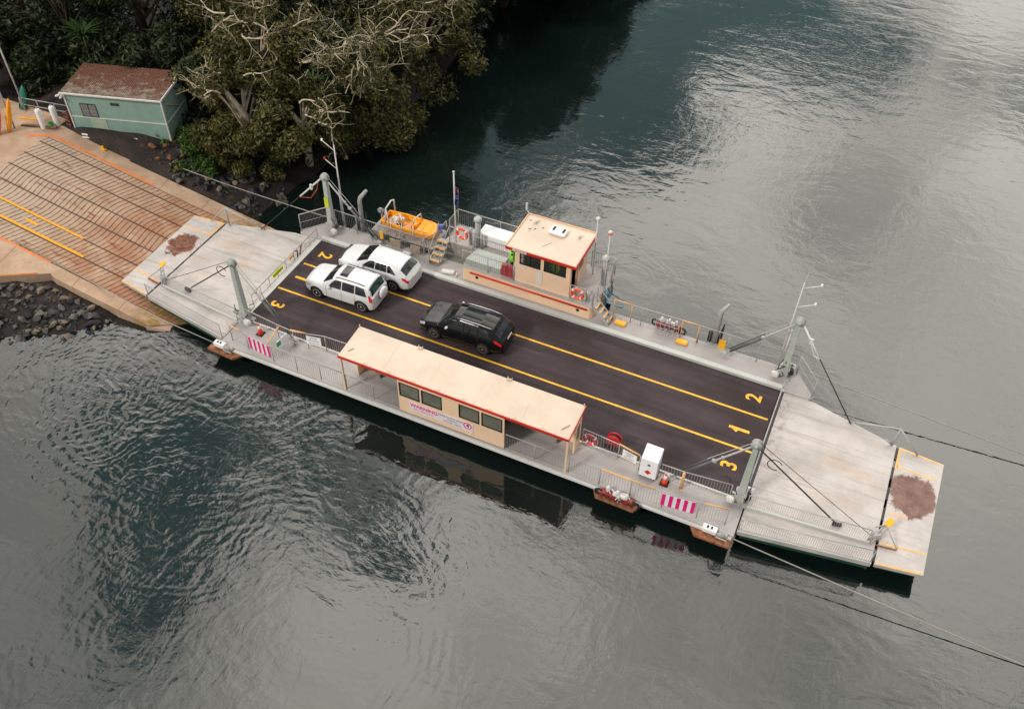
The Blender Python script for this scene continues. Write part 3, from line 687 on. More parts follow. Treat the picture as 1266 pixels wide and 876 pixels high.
# ================================================================== FERRY
F = empty('cable_ferry', (0, 0, 0), 'long grey cable ferry with a black road deck, cream shelter and peach wheelhouse', 'ferry')
def mb_build(fn, name, m, parent=None, **k): b = MB(); fn(b); return b.build(name, m, parent or F, **k)
HULLM = mat('dark_green_hull_paint', s2l((22, 66, 52)), .6, var=.15, grime=.2)
HULLS = mat('hull_side_grey_paint', s2l((120, 122, 116)), .6, var=.15, scale=1, grime=.35, gcol=s2l((60, 48, 38)))
# hull with wing corners
poly = [(-13.1, -4.55), (13.1, -4.55), (13.1, 4.4), (14.3, 4.4), (14.5, 4.7), (13.5, 6.0), (-13.5, 6.0), (-14.5, 4.7), (-14.3, 4.4), (-13.1, 4.4)]
b = MB(); b.prism([(-12.6, -3.9), (12.6, -3.9), (12.6, 5.4), (-12.6, 5.4)], -1.4, -.17); b.build('hull', mat('shaded_black_hull', s2l((34, 36, 34)), .6, var=.2, grime=.3), F)  # deep shadow below the deck edge is put into the near-black hull colour
b = MB(); b.prism(poly, -.16, -.004); b.build('deck_edge', KERB, F, bevel=.02)
# asphalt road deck
AS = bpy.data.materials.new('road_deck_asphalt'); AS.use_nodes = True; t = NT(AS.node_tree); co = t.new('ShaderNodeTexCoord').outputs['Object']
c = t.mix(t.mr(t.noise(t.mapv(co, scale=(.25, 1.3, 1)), .9, 5, .6), .3, .7), s2l((54, 43, 45)), s2l((70, 58, 63)))
c = t.mix(t.mr(t.noise(t.mapv(co, scale=(.12, 1.6, 1), loc=(5, 2, 0)), 1.4, 6, .65, .4), .56, .72, 0, .5), c, s2l((92, 82, 88)))
c = t.mix(t.mr(t.noise(co, 4.5, 3, .5), .74, .80, 0, .4), c, s2l((104, 94, 98)))
c = t.mix(t.mr(t.noise(t.mapv(co, loc=(9, 9, 0)), .45, 4, .6), .45, .65, 0, .5), c, s2l((44, 33, 30)))
_, ay, _ = t.sep(co)
for yc in (.62, 1.86, 2.85, 3.95, -.42, -1.7):
    c = t.mix(t.m('MULTIPLY', t.mr(t.m('ABSOLUTE', t.m('SUBTRACT', t.m('ADD', ay, t.m('MULTIPLY', t.noise(t.mapv(co, scale=(.1, .1, 1)), 1, 2), .3)), yc + .15)), .06, .24, 1, 0), t.mr(t.noise(t.mapv(co, scale=(.08, 1, 1), loc=(yc, 0, 0)), 2.0, 4), .35, .65, .2, .6)), c, s2l((38, 33, 34)))
c = t.mix(t.mr(t.noise(t.mapv(co, loc=(3, 1, 0)), 1.9, 5, .6), .66, .74, 0, .6), c, s2l((36, 30, 29)))
c = t.mix(t.mr(t.noise(co, 160, 2), .3, .7, 0, .18), c, s2l((110, 100, 102)))
p = t.n['Principled BSDF']; t.put(p.inputs['Base Color'], c); t.put(p.inputs['Roughness'], t.mr(t.noise(t.mapv(co, scale=(.3, 1.2, 1)), 1, 4), .3, .7, .7, .9)); p.inputs['Specular IOR Level'].default_value = .25
t.put(p.inputs['Normal'], t.bump(t.noise(co, 90, 3), .3, .01))
b = MB(); b.box(-12.95, 12.95, -2.62, 4.42, -.004, .012); road = b.build('road_deck', AS, F)
def deck_line(x0, x1, y, w=.11): 
    b = MB(); b.box(x0, x1, y - w / 2, y + w / 2, .0125, .018); b.build('lane_line', YL2, road)
YL2 = mat('lane_line_yellow', s2l((246, 184, 46)), .6, var=.16, scale=3, grime=.8, gcol=s2l((150, 112, 52)))
deck_line(-12.72, 12.85, 2.36); deck_line(-12.85, 12.85, .13)
def numeral(txt, x, y, up):
    M = Matrix.Translation((x, y, .018)) @ Matrix.Rotation(rad(-90) if up > 0 else rad(90), 4, 'Z')
    text_mesh(txt, 1.02 if txt != '1' else 1.35, 'painted_numeral', YL2, road, M, .002, .022, sx=.92)
numeral('2', -12.05, 3.40, 1); numeral('3', -12.15, -1.0, 1); numeral('1', -12.1, 1.25, 1)
numeral('2', 11.95, 3.42, -1); numeral('3', 11.95, -1.0, -1); numeral('1', 11.85, 1.22, -1)
for s_, x_ in ((1, -11.45), (-1, 11.30)):
    b = MB(); b._add([(x_, 1.25 - s_ * .0, .0185), (x_ - s_ * .40, 1.25 + s_ * .26, .0185), (x_ - s_ * .46, 1.25 + s_ * .14, .0185), (x_ - s_ * .16, 1.25 + s_ * .02, .0185)], [(0, 1, 2, 3)]); b.build('painted_numeral', YL2, road)
# walkways and kerbs
b = MB(); b.box(-13.1, 13.1, -4.55, -2.62, -.004, .03); b.build('near_walkway', WALK, F)
b = MB(); b.box(-13.1, 13.1, 4.66, 6.0, -.004, .05); b.build('far_walkway', WALK, F)
b = MB(); b.box(-12.98, 12.98, 4.42, 4.72, -.004, .17, .02); b.build('kerb', KERB, F)
b = MB(); b.box(-12.9, 12.9, -2.70, -2.60, .0, .10, .01); b.build('kerb', KERB, F)
for s in (-1, 1): b = MB(); b.prism([(s * 13.1, 4.42), (s * 14.28, 4.42), (s * 14.45, 4.7), (s * 13.5, 5.95), (s * 13.1, 5.95)][::s], -.003, .035); b.build('wing_deck', WALK, F)
b = MB(); b.box(-13.05, 13.05, -4.66, -4.55, -.22, -.06, .02); b.box(-13.4, 13.4, 6.0, 6.1, -.22, -.06, .02); b.build('rubbing_strake', WHTG, F)

# ---- railings
def railing(pts, h, parent, name='railing', m=None, post=1.6, bal=.12, z0=0., r=.026, mesh=True, mids=()):
    m = m or STEELD; pts = [Vector((*p, z0)) if len(p) == 2 else Vector(p) for p in pts]
    b = MB(); up = Vector((0, 0, h)); b.tube([p + up for p in pts], r, 6)
    b.tube([p + Vector((0, 0, .10)) for p in pts], r * .6, 4)
    for q in mids: b.tube([p + Vector((0, 0, q)) for p in pts], r * .6, 4)
    posts = []
    for a, c_ in zip(pts, pts[1:]):
        d = (c_ - a).length
        if mesh:
            k = max(1, int(d / bal))
            for i in range(k + 1):
                q = a.lerp(c_, i / k); b.tube([q + Vector((0, 0, .1)), q + up], .0075, 4, cap=False)
        k = max(1, round(d / post))
        for i in range(k): posts.append(a.lerp(c_, i / k))
    posts.append(pts[-1]); o = b.build(name, m, parent)
    for q in posts:
        b = MB(); b.tube([q, q + up], r * 1.0, 6); b.build('post', m, o)
    return o
railing([(-12.6, -4.12), (-11.5, -4.28), (-9.9, -4.45), (-5.85, -4.45)], 1.08, F)
railing([(-5.75, -4.46), (-2.8, -4.46)], 1.05, F); railing([(2.5, -4.46), (5.45, -4.46)], 1.05, F)
railing([(5.6, -4.45), (9.9, -4.45), (11.4, -4.28), (12.6, -4.12)], 1.08, F)
railing([(-12.9, -2.78), (-10.6, -3.02), (-9.6, -3.1), (-8.9, -2.95), (-8.0, -2.72), (-5.6, -2.66)], 1.02, F)
railing([(5.55, -2.66), (7.3, -2.80), (8.35, -3.0)], 1.02, F); railing([(9.25, -3.02), (10.3, -3.0), (12.4, -2.78)], 1.02, F)
railing([(-12.8, 5.78), (-7.15, 5.72)], 1.25, F, post=1.4); railing([(3.9, 5.72), (12.9, 5.82)], 1.22, F, post=1.5)
for s in (-1, 1): railing([(s * 12.95, 5.85), (s * 13.4, 5.9), (s * 14.4, 4.65)], 1.15, F, mids=(.6,), r=.03, bal=.08)
# timber-coloured tops of gate sections
ORT = mat('ochre_gate_paint', s2l((222, 170, 110)), .6, var=.1)
b = MB()
for (x0, y0, x1, y1, h) in ((3.9, 5.7, 4.85, 5.7, 1.24), (7.5, 5.74, 8.35, 5.74, 1.24), (7.1, -4.46, 9.5, -4.46, 1.1), (7.3, -2.8, 8.3, -2.99, 1.04), (-12.6, -4.12, -11.75, -4.25, 1.1), (11.6, -4.26, 12.6, -4.12, 1.1), (-9.75, -3.08, -8.9, -2.95, 1.04), (-10.2, -4.4, -10.4, -3.1, 1.0), (10.45, -3.3, 10.3, -3.0, .03)):
    b.tube([(x0, y0, h), (x1, y1, h)], .04, 6)
b.tube([(10.35, -3.15, .05), (10.35, -3.15, 1.1)], .07, 6)
for x, y in ((3.9, 5.7), (4.85, 5.7), (7.5, 5.74), (8.35, 5.74)): b.tube([(x, y, .05), (x, y, 1.24)], .03, 6)
b.build_each('ochre_gate_rail', ORT, F)
# signs on rails
def striped(x0, x1, y0, y1, z0, z1, rev):
    b = MB(); b._add([(x0, y0, z0), (x1, y1, z0), (x1, y1, z1), (x0, y0, z1), (x0, y0 + .02, z0), (x1, y1 + .02, z0), (x1, y1 + .02, z1), (x0, y0 + .02, z1)],
                     [(0, 1, 2, 3), (7, 6, 5, 4), (0, 4, 5, 1), (3, 2, 6, 7), (0, 3, 7, 4), (1, 5, 6, 2)])
    o = b.build('striped_board', WHT, F); b = MB(); n = 5
    for i in range(n):
        a0 = i / 4.5; a1 = a0 + .5 / 4.5
        f = lambda a, z: (lerp(x0, x1, a), lerp(y0, y1, a) - .006, z)
        b.quad(f(a0, z0), f(a1, z0), f(a1, z1), f(a0, z1))
    b.build('magenta_stripes', PINK, o)
striped(-11.32, -10.02, -4.34, -4.47, .25, 1.04, 0); striped(9.83, 11.25, -4.50, -4.35, .25, 1.04, 0)
b = MB(); b.obox((9.62, 5.66, .55), .33, .02, .62); b.obox((-9.75, 5.66, .62), .22, .02, .5); b.build_each('yellow_notice', YELSIGN, F)
def notice(x, y, z, w, h, rz, lines, m=None):
    b = MB(); b.obox((x, y, z), w, .02, h, rz=rz); o = b.build('notice_board', m or WHT, F)
    for i, (tx, s, mm) in enumerate(lines):
        M = Matrix.Translation((x, y, z)) @ Matrix.Rotation(rz, 4, 'Z') @ Matrix.Translation((0, -.015, h * .5 - (i + .6) * h / (len(lines) + .2))) @ Matrix.Rotation(rad(90), 4, 'X')
        text_mesh(tx, s, 'lettering', mm, o, M, .001)
INK = mat('dark_ink', (.05, .05, .06), .6); GRI = mat('grey_violet_ink', s2l((110, 105, 140)), .6)
notice(-8.55, -2.90, .62, .75, .55, .2, [('STOP', .15, GRI), ('NO ENTRY', .11, GRI), ('BEYOND GATE', .08, GRI)])
notice(7.85, -2.95, .65, .7, .5, -.2, [('CREW', .15, INK), ('ONLY', .13, INK), ('NO ENTRY', .10, INK)])
b = MB(); b.obox((-9.9, -3.6, .62), .75, .02, .6, rz=1.45); o = b.build('safety_board', WHT, F)
b = MB(); b.obox((-9.93, -3.85, .70), .26, .03, .26, rz=1.45); b.build('green_symbol', mat('green_sign_ink', s2l((20, 150, 100)), .5), o)
b = MB()
for k in range(4): b.box(6.62 + k * .17, 6.72 + k * .17, -2.78, -2.76, .42, .72)
b.build('slotted_panel', BLK, F)

# ---- passenger shelter
sh = MB(); rx0, rx1, ry0, ry1, zn, zf = -5.86, 5.52, -4.60, -2.66, 2.42, 2.58
sh.prism([(rx0, ry0), (rx1, ry0), (rx1, ry1), (rx0, ry1)], [zn - .06, zn - .06, zf - .06, zf - .06], [zn, zn, zf, zf]); sr = sh.build('shelter_roof', CREAM, F, bevel=.015)
b = MB(); b.box(rx0 - .01, rx1 + .01, ry0 - .04, ry0 - .003, zn - .12, zn + .025); b._add([(rx1 + .003, ry0, zn - .1), (rx1 + .03, ry0, zn - .1), (rx1 + .03, ry1, zf - .1), (rx1 + .003, ry1, zf - .1), (rx1 + .003, ry0, zn + .02), (rx1 + .03, ry0, zn + .02), (rx1 + .03, ry1, zf + .02), (rx1 + .003, ry1, zf + .02)], [(0, 1, 2, 3), (4, 7, 6, 5), (0, 4, 5, 1), (2, 6, 7, 3), (1, 5, 6, 2), (0, 3, 7, 4)]); b.build('roof_trim', REDT, sr)
b = MB()
for i in range(1, 5): x = rx0 + (rx1 - rx0) * i / 5; b._add([(x - .015, ry0, zn + .003), (x + .015, ry0, zn + .003), (x + .015, ry1, zf + .003), (x - .015, ry1, zf + .003), (x - .015, ry0, zn - .01), (x + .015, ry0, zn - .01), (x + .015, ry1, zf - .01), (x - .015, ry1, zf - .01)], [(0, 1, 2, 3), (4, 7, 6, 5), (0, 4, 5, 1), (1, 5, 6, 2), (2, 6, 7, 3), (3, 7, 4, 0)])
b.build_each('sheet_joint', mat('roof_joint_cream', s2l((208, 180, 160)), .6), sr)
b = MB()
for i in range(8): x = -4.6 + i * 1.25; b.tube([(x, -4.56, zn + .015), (x + .13, -4.50, zn + .045), (x + .26, -4.56, zn + .015)], .012, 5)
for x in (-2.6, 1.9): b.obox((x, -2.72, zf + .04), .22, .10, .07, ch=.02); b.tube([(x - .1, -2.7, zf), (x - .1, -2.66, zf + .14)], .02); b.tube([(x + .1, -2.7, zf), (x + .1, -2.66, zf + .12)], .02)
b.tube([(rx0 + .02, ry1 - .02, zf), (rx0 + .02, ry1 - .02, zf + .12)], .03); b.tube([(rx1 - .06, ry1 - .03, zf), (rx1 - .06, ry1 - .03, zf + .12)], .03); b.build_each('roof_fitting', CREAM, sr)
b = MB(); b.tube([(5.05, -4.25, zn + .06), (5.28, -3.9, zn + .10)], .02, 6); b.tube([(-5.55, -4.2, zn + .06), (-5.4, -3.95, zn + .08)], .018, 6); b.build_each('roof_scuff_bracket', mat('brown_stain', s2l((170, 140, 115)), .7), sr)
# wall with four real window openings
def wall_with_openings(name, x0, x1, y0, y1, z0, z1, opens, m, parent):
    b = MB(); xs = sorted(opens); cur = x0
    for a, c_, lo, hi in xs:
        b.box(cur, a, y0, y1, z0, z1); b.box(a, c_, y0, y1, z0, lo); b.box(a, c_, y0, y1, hi, z1); cur = c_
    b.box(cur, x1, y0, y1, z0, z1); return b.build(name, m, parent)
wins = [(-2.76, -1.72, 1.17, 2.05), (-1.62, -.58, 1.17, 2.05), (.27, 1.29, 1.17, 2.05), (1.39, 2.41, 1.17, 2.05)]
wl = wall_with_openings('shelter_wall', -2.84, 2.50, -4.54, -4.48, .12, 2.34, [(a + .03, c_ - .03, lo + .03, hi - .03) for a, c_, lo, hi in wins], PEACH, F)
for a, c_, lo, hi in wins:
    b = MB(); wv = .05
    for q in ((a, a + wv, lo, hi), (c_ - wv, c_, lo, hi), (a + wv, c_ - wv, lo, lo + wv), (a + wv, c_ - wv, hi - wv, hi)): b.box(q[0], q[1], -4.565, -4.455, q[2], q[3])
    w_ = b.build('window', BLK, wl, bevel=.012); b = MB(); b.box(a + wv, c_ - wv, -4.525, -4.515, lo + wv, hi - wv); b.build('pane', GLASS2, w_)
b = MB(); b.box(-2.3, .97, -4.562, -4.545, .42, .98); sg = b.build('warning_sign', mat('sign_white', s2l((232, 222, 226)), .6, var=.03), F)
RX = Matrix.Rotation(rad(90), 4, 'X')
text_mesh('WARNING', .30, 'lettering', PINK, sg, Matrix.Translation((-1.52, -4.566, .80)) @ RX, .002, .008, sx=.98)
text_mesh('FERRY CABLES AHEAD', .105, 'lettering', mat('pale_magenta_ink', s2l((200, 120, 170)), .6), sg, Matrix.Translation((-1.55, -4.566, .57)) @ RX, .002)
text_mesh('DEAD SLOW SPEED', .15, 'lettering', GRI, sg, Matrix.Translation((-.12, -4.566, .86)) @ RX, .002)
text_mesh('4 KNOTS', .13, 'lettering', GRI, sg, Matrix.Translation((-.1, -4.566, .70)) @ RX, .002)
text_mesh('WITHIN 100 M', .14, 'lettering', GRI, sg, Matrix.Translation((-.08, -4.566, .53)) @ RX, .002)
b = MB(); b.torus((.70, -4.568, .78), .185, .022, 'Y', 28, 6); b.build('red_ring', PINK, sg)
text_mesh('4', .30, 'lettering', INK, sg, Matrix.Translation((.70, -4.568, .78)) @ RX, .002, .008)
for x in (-5.80, 5.46): b = MB(); b.box(x - .04, x + .04, -4.54, -4.46, -.02, 2.36); b.build('shelter_post', PEACH, F, bevel=.01)
for x in (-2.80, 2.46): b = MB(); b.box(x - .04, x + .04, -2.9, -2.82, .03, 2.4); b.build('shelter_post', PEACH, F)
# back wall and end walls toward the road
b = MB(); b.box(-5.05, 4.75, -2.86, -2.82, .05, 2.42); b.build('shelter_back_wall', mat('grey_panel', s2l((176, 170, 160)), .6, var=.1, grime=.2), F)
ew = MB()
for (x0, x1, y0, y1) in ((5.36, 5.44, -3.4, -2.75),): 
    ew.box(x0, x1, -3.42, -3.30, .03, 2.38); ew.box(x0, x1, -2.86, -2.74, .03, 2.40); ew.box(x0, x1, -3.30, -2.86, .03, .62); ew.box(x0, x1, -3.30, -2.86, 1.7, 2.38)
ew.box(4.85, 5.36, -2.80, -2.74, .03, 2.40)
ew.box(-5.78, -5.72, -3.45, -3.36, .03, 2.38); ew.box(-5.78, -5.72, -2.84, -2.75, .03, 2.38); ew.box(-5.78, -5.72, -3.36, -2.84, .03, .6); ew.box(-5.78, -5.72, -3.36, -2.84, 1.7, 2.38); ew.box(-5.72, -5.05, -2.8, -2.75, .03, 2.4)
e_ = ew.build('shelter_end_wall', PEACH, F); b = MB(); b.box(5.385, 5.415, -3.30, -2.86, .62, 1.7); b.box(-5.76, -5.74, -3.36, -2.84, .6, 1.7); b.build('pane', GLASS2, e_)
b = MB(); b.box(-4.9, -2.95, -3.25, -2.9, .43, .48); b.box(2.7, 4.7, -3.25, -2.9, .43, .48); b.box(-2.6, 2.3, -3.25, -2.9, .43, .48)
for x in (-4.7, -3.1, -2.4, 0, 2.1, 2.9, 4.5): b.box(x - .03, x + .03, -3.2, -2.9, .03, .43)
b.build('bench', mat('brown_grey_bench', s2l((130, 120, 108)), .7, grime=.3), F)

# ---- peach deckhouse base, deck, wheelhouse
b = MB(); b.prism([(-4.38, 5.0), (2.85, 5.0), (3.0, 5.15), (3.0, 6.35), (1.6, 6.6), (1.6, 8.0), (-4.4, 8.0), (-4.45, 5.2)], -.1, .86); base = b.build('deckhouse', PEACH, F, bevel=.05)
b = MB(); b.tube([(-3.95, 4.97, .64), (2.72, 4.97, .64)], .055, 8); b.build('red_strake', REDT, base)
b = MB()
for x in (-3.55, 2.2): b.lathe((x, 4.985, .42), [(.09, -.01), (.09, .02)], 14, 'Y')
b.build_each('port_hole', BLK, base)
b = MB(); b.box(-4.42, 3.02, 4.97, 6.5, .862, .905); b.box(-6.2, 1.7, 6.5, 8.05, .862, .905); b.box(1.7, 3.15, 6.5, 7.95, .862, .905); b.build('upper_deck', WALK, F)
PALE = mat('pale_green_grey_cover', s2l((176, 183, 176)), .6, var=.05, grime=.25)
b = MB(); b.prism([(-4.35, 5.25), (-2.3, 5.25), (-2.3, 6.3), (-4.1, 6.3)], .907, 1.25); b.build('engine_hatch', PALE, F, bevel=.03)
railing([(-4.42, 5.12), (-1.5, 5.12)], 1.0, F, z0=.9, post=1.4); railing([(-4.5, 6.45), (-2.2, 6.45)], .95, F, z0=.9)
railing([(-6.15, 6.95), (-6.15, 8.0), (-2.3, 8.0), (-1.9, 7.9)], 1.1, F, z0=.9, post=1.2)
railing([(-6.0, 6.62), (-4.5, 6.62)], .95, F, z0=.9); railing([(1.7, 5.12), (2.9, 5.12)], .95, F, z0=.9)
railing([(1.75, 8.0), (3.1, 7.9), (3.15, 7.2)], 1.05, F, z0=.9, post=.7); 
b = MB(); b.box(-4.6, 3.1, 6.0, 8.0, -.5, .0); b.box(-12.0, -4.6, 6.0, 6.6, -.5, 0); b.build('outboard_hull_box', HULLS, F)
b = MB(); b.box(-6.2, -4.45, 6.52, 6.56, .05, .86); b.build('platform_screen', mat('grimy_mesh_panel', s2l((150, 146, 140)), .7, var=.2, scale=6, grime=.4), F)
for x, y in ((-6.1, 7.9), (-5.2, 7.9), (3.05, 7.85)):
    b = MB(); b.tube([(x, y, -.5), (x, y, .9)], .05); b.build('support_leg', STEEL, F)
# wheelhouse
wx0, wx1, wy0, wy1, wz0, wz1 = -1.45, 1.60, 5.18, 7.62, .905, 3.10
WHo = wall_with_openings('wheelhouse', wx0, wx1, wy0, wy0 + .06, wz0, wz1, [(-1.19, -.03, 2.12, 2.97), (.15, 1.36, 2.12, 2.97)], PEACH, F)
def sidewall(x0, x1, opens):
    b = MB(); cur = wy0 + .06
    for a, c_, lo, hi in opens:
        b.box(x0, x1, cur, a, wz0, wz1); 
        if lo > wz0: b.box(x0, x1, a, c_, wz0, lo)
        b.box(x0, x1, a, c_, hi, wz1); cur = c_
    b.box(x0, x1, cur, wy1, wz0, wz1); return b.build('side_wall', PEACH, WHo)
sidewall(wx0, wx0 + .06, [(5.45, 6.25, wz0, 2.95), (6.4, 7.4, 2.1, 2.95)]); sidewall(wx1 - .06, wx1, [(5.4, 6.15, wz0, 2.95), (6.3, 7.4, 2.0, 2.98)])
b = MB(); b.box(wx0, wx1, wy1, wy1 + .06, wz0, 2.1); b.box(wx0, wx1, wy1, wy1 + .06, 2.95, wz1); b.box(wx0, wx0 + .1, wy1, wy1 + .06, 2.1, 2.95); b.box(wx1 - .1, wx1, wy1, wy1 + .06, 2.1, 2.95); b.build('back_wall', PEACH, WHo)
CG = bpy.data.materials.new('clear_window_glass'); CG.use_nodes = True; t = NT(CG.node_tree); p = t.n['Principled BSDF']
p.inputs['Base Color'].default_value = (.05, .06, .055, 1); p.inputs['Roughness'].default_value = .03; p.inputs['Alpha'].default_value = .40
for a, c_ in ((-1.19, -.03), (.15, 1.36)):
    b = MB(); b.box(a, a + .04, wy0 - .015, wy0 + .07, 2.12, 2.97); b.box(c_ - .04, c_, wy0 - .015, wy0 + .07, 2.12, 2.97); b.box(a + .04, c_ - .04, wy0 - .015, wy0 + .07, 2.12, 2.16); b.box(a + .04, c_ - .04, wy0 - .015, wy0 + .07, 2.93, 2.97); b.box((a + c_) / 2 - .02, (a + c_) / 2 + .02, wy0 - .01, wy0 + .06, 2.16, 2.93)
    w_ = b.build('window', BLK, WHo); b = MB(); b.box(a + .04, c_ - .04, wy0 + .02, wy0 + .026, 2.16, 2.93); b.build('pane', CG, w_)
b = MB(); b.box(wx1 - .04, wx1 - .03, 6.3, 7.4, 2.0, 2.98); b.box(wx0 + .03, wx0 + .04, 6.4, 7.4, 2.1, 2.95); b.box(wx0 + .1, wx1 - .1, wy1 + .02, wy1 + .03, 2.1, 2.95); b.build('side_pane', GLASS, WHo)
dr = MB(); dr.box(wx1 + .02, wx1 + .06, 6.2, 6.95, wz0 + .02, 2.95); d_ = dr.build('door', PEACH, WHo, bevel=.01); b = MB(); b.box(wx1 + .062, wx1 + .07, 6.3, 6.85, 1.9, 2.85); b.build('pane', GLASS, d_)
b = MB(); b.box(-1.38, 1.53, 5.25, 7.6, .907, .93); b.box(-1.2, 1.2, 6.2, 6.75, .93, 1.85, .03); b.build('console', mat('dark_interior', (.02, .02, .02), .7), WHo)
b = MB(); b.box(-1.86, 1.92, 4.98, 7.86, 3.12, 3.20, .02); rf = b.build('roof', CREAM, WHo)
b = MB(); b.box(-1.90, 1.96, 4.94, 4.975, 3.04, 3.20); b.box(1.925, 1.96, 4.975, 7.9, 3.04, 3.22); b.build('roof_trim', REDT, rf)
b = MB(); b.box(-1.88, 1.94, 7.86, 7.92, 3.12, 3.25, .01); b.box(-1.92, -1.86, 4.98, 7.9, 3.12, 3.25, .01); b.build('roof_edge', mat('apricot_edge', s2l((240, 190, 150)), .5), rf)
b = MB(); b.box(-1.5, -.72, 4.925, 4.938, 3.06, 3.19); nb = b.build('name_board', WHTG, rf); text_mesh('FERRY MASTER', .09, 'lettering', INK, nb, Matrix.Translation((-1.11, -0.0 + 4.922, 3.125)) @ RX, .001)
b = MB(); b.obox((.12, 7.08, 3.31), .90, .62, .16, rz=-.04, ch=.05); ac = b.build('air_conditioner', WHT, rf)
b = MB(); b.obox((-.14, 7.12, 3.395), .12, .34, .015, rz=-.04); b.obox((.40, 7.10, 3.395), .12, .34, .015, rz=-.04); b.build_each('grille', BLK, ac)
b = MB()
for x, y, r in ((-1.25, 7.35, .12), (1.25, 7.15, .09)): b.lathe((x, y, 3.2), [(r * .6, 0), (r * .6, .08), (r, .1), (r * .7, .2)], 12)
b.lathe((-1.3, 6.6, 3.2), [(.04, 0), (.04, .06)], 8); b.build('roof_vent', WHTG, rf)
b = MB()
for x, y, l, a in ((-1.35, 6.75, .16, .3), (-.75, 7.1, .12, 1.), (-1.1, 6.85, .14, 1.2), (-1.6, 7.4, .1, .7)): b.obox((x, y, 3.203), l, .07, .004, rz=a)
b.build_each('bare_patch', mat('rust_patch', s2l((110, 60, 40)), .8), rf)
b = MB(); b.obox((-.05, 5.95, 3.205), .05, .62, .012, rz=-.5); b.build('wiper_arm', mat('tan_bracket', s2l((190, 160, 130)), .6), rf)
b = MB(); b.tube([(-1.7, 7.8, 3.15), (-2.0, 7.9, 3.35)], .02); b.obox((-2.05, 7.92, 3.6), .12, .10, .5, ch=.04); b.build('antenna_housing', WHTG, WHo)
b = MB(); 
b.obox((-1.1, 5.165, 1.95), .5, .012, .16); b.obox((.95, 5.165, 1.95), .4, .012, .14); b.box(-.25, .1, 5.165, 5.178, 1.1, 2.05); b.build('wall_notice', mat('pale_notice', s2l((222, 208, 198)), .6), WHo)
# long white locker on the far side, ventilators, poles
b = MB(); b.box(-4.35, -2.3, 7.0, 7.8, .907, 1.62, .05); lk = b.build('white_locker', WHT, F); b = MB(); b.box(-4.42, -2.25, 6.96, 7.86, 1.63, 1.70, .03); b.build('lid', WHT, lk)
def vent(x, y, z0, h, r=.15):
    b = MB(); b.lathe((x, y, z0), [(r, 0), (r, h - .25)], 16); o = b.build('ventilator', STEEL, F)
    b = MB(); b.lathe((x, y, z0 + h - .25), [(r * .9, 0), (r * 1.5, .04), (r * 1.5, .14), (r * .9, .24), (0.02, .26)], 18); b.build('cap', PALE, o)
vent(-4.38, 6.85, .9, 1.95); vent(2.82, 6.95, .9, 1.85)
b = MB(); b.tube([(-4.8, 6.8, .9), (-4.8, 6.8, 2.0)], .09, 8); b.tube([(-4.12, 6.75, .9), (-4.12, 6.75, 1.9)], .08, 8); b.build('breather_pipe', STEEL, F)
fp = MB(); fp.tube([(-5.6, 6.6, .05), (-5.6, 6.6, 5.45)], .04, 8); fp.lathe((-5.6, 6.6, 5.45), [(.05, 0), (.07, .05), (.02, .1)], 10); fpo = fp.build('flag_pole', WHTG, F)
# drooping flag, folds in the mesh
vs = []; K, J = 10, 12
for j in range(J + 1):
    v = j / J
    for i in range(K + 1):
        u = i / K; x = -5.56 + .30 * u * (1 - .35 * v) + .05 * math.sin(u * 9 + v * 2); y = 6.6 - .10 * math.sin(u * 8) - .12 * u; vs.append((x, y, 4.75 - 1.15 * v - .35 * u))
FM = bpy.data.materials.new('navy_ensign_cloth'); FM.use_nodes = True; t = NT(FM.node_tree); co = t.new('ShaderNodeTexCoord').outputs['Object']; _, _, fz = t.sep(co)
c = t.mix(t.mr(t.noise(co, 9, 2), .60, .66), s2l((26, 60, 130)), s2l((225, 225, 235)))
c = t.mix(t.m('MULTIPLY', t.mr(fz, 4.15, 4.25), t.mr(t.noise(co, 14, 2), .48, .54)), c, s2l((190, 60, 70))); t.put(t.n['Principled BSDF'].inputs['Base Color'], c)
b = MB(); b._add(vs, [(j * (K + 1) + i, j * (K + 1) + i + 1, (j + 1) * (K + 1) + i + 1, (j + 1) * (K + 1) + i) for j in range(J) for i in range(K)], True); fl = b.build('flag', FM, fpo); so = fl.modifiers.new('thick', 'SOLIDIFY'); so.thickness = .01
for x, y, h, mm in ((2.05, 7.4, 4.5, WHTG), (3.0, 6.6, 4.55, ORNG)):
    b = MB(); b.tube([(x, y, .9), (x, y, h)], .035, 8); o = b.build('light_pole', WHTG, F); b = MB(); b.lathe((x, y, h), [(.06, 0), (.12, .03), (.12, .08), (.03, .14)], 12); b.build('lamp', WHTG, o)
    if mm is ORNG: b = MB(); b.lathe((x, y, h - .06), [(.125, 0), (.125, .06)], 12); b.build('lamp_collar', ORNG, o)
for x_, y_ in ((1.95, 5.3), (2.6, 5.3)): b = MB(); b.lathe((x_, y_, .9), [(.0, 0), (.1, .01), (.11, .6), (.05, .74), (.02, .76)], 12); b.build('white_cylinder', WHTG, F)
# red lockers
b = MB()
for k in range(2): b.box(-2.2 + k * .34, -1.9 + k * .34, 5.14, 5.34, .91, 1.72, .02)
rl = b.build('red_locker', mat('dull_red_paint', s2l((196, 60, 70)), .5, var=.1), F); b = MB()
for k in range(4): b.box(-2.16 + k * .17, -2.14 + k * .17, 5.125, 5.138, .95, 1.68)
b.build('ribs', mat('dark_red_paint', s2l((130, 30, 50)), .5), rl)
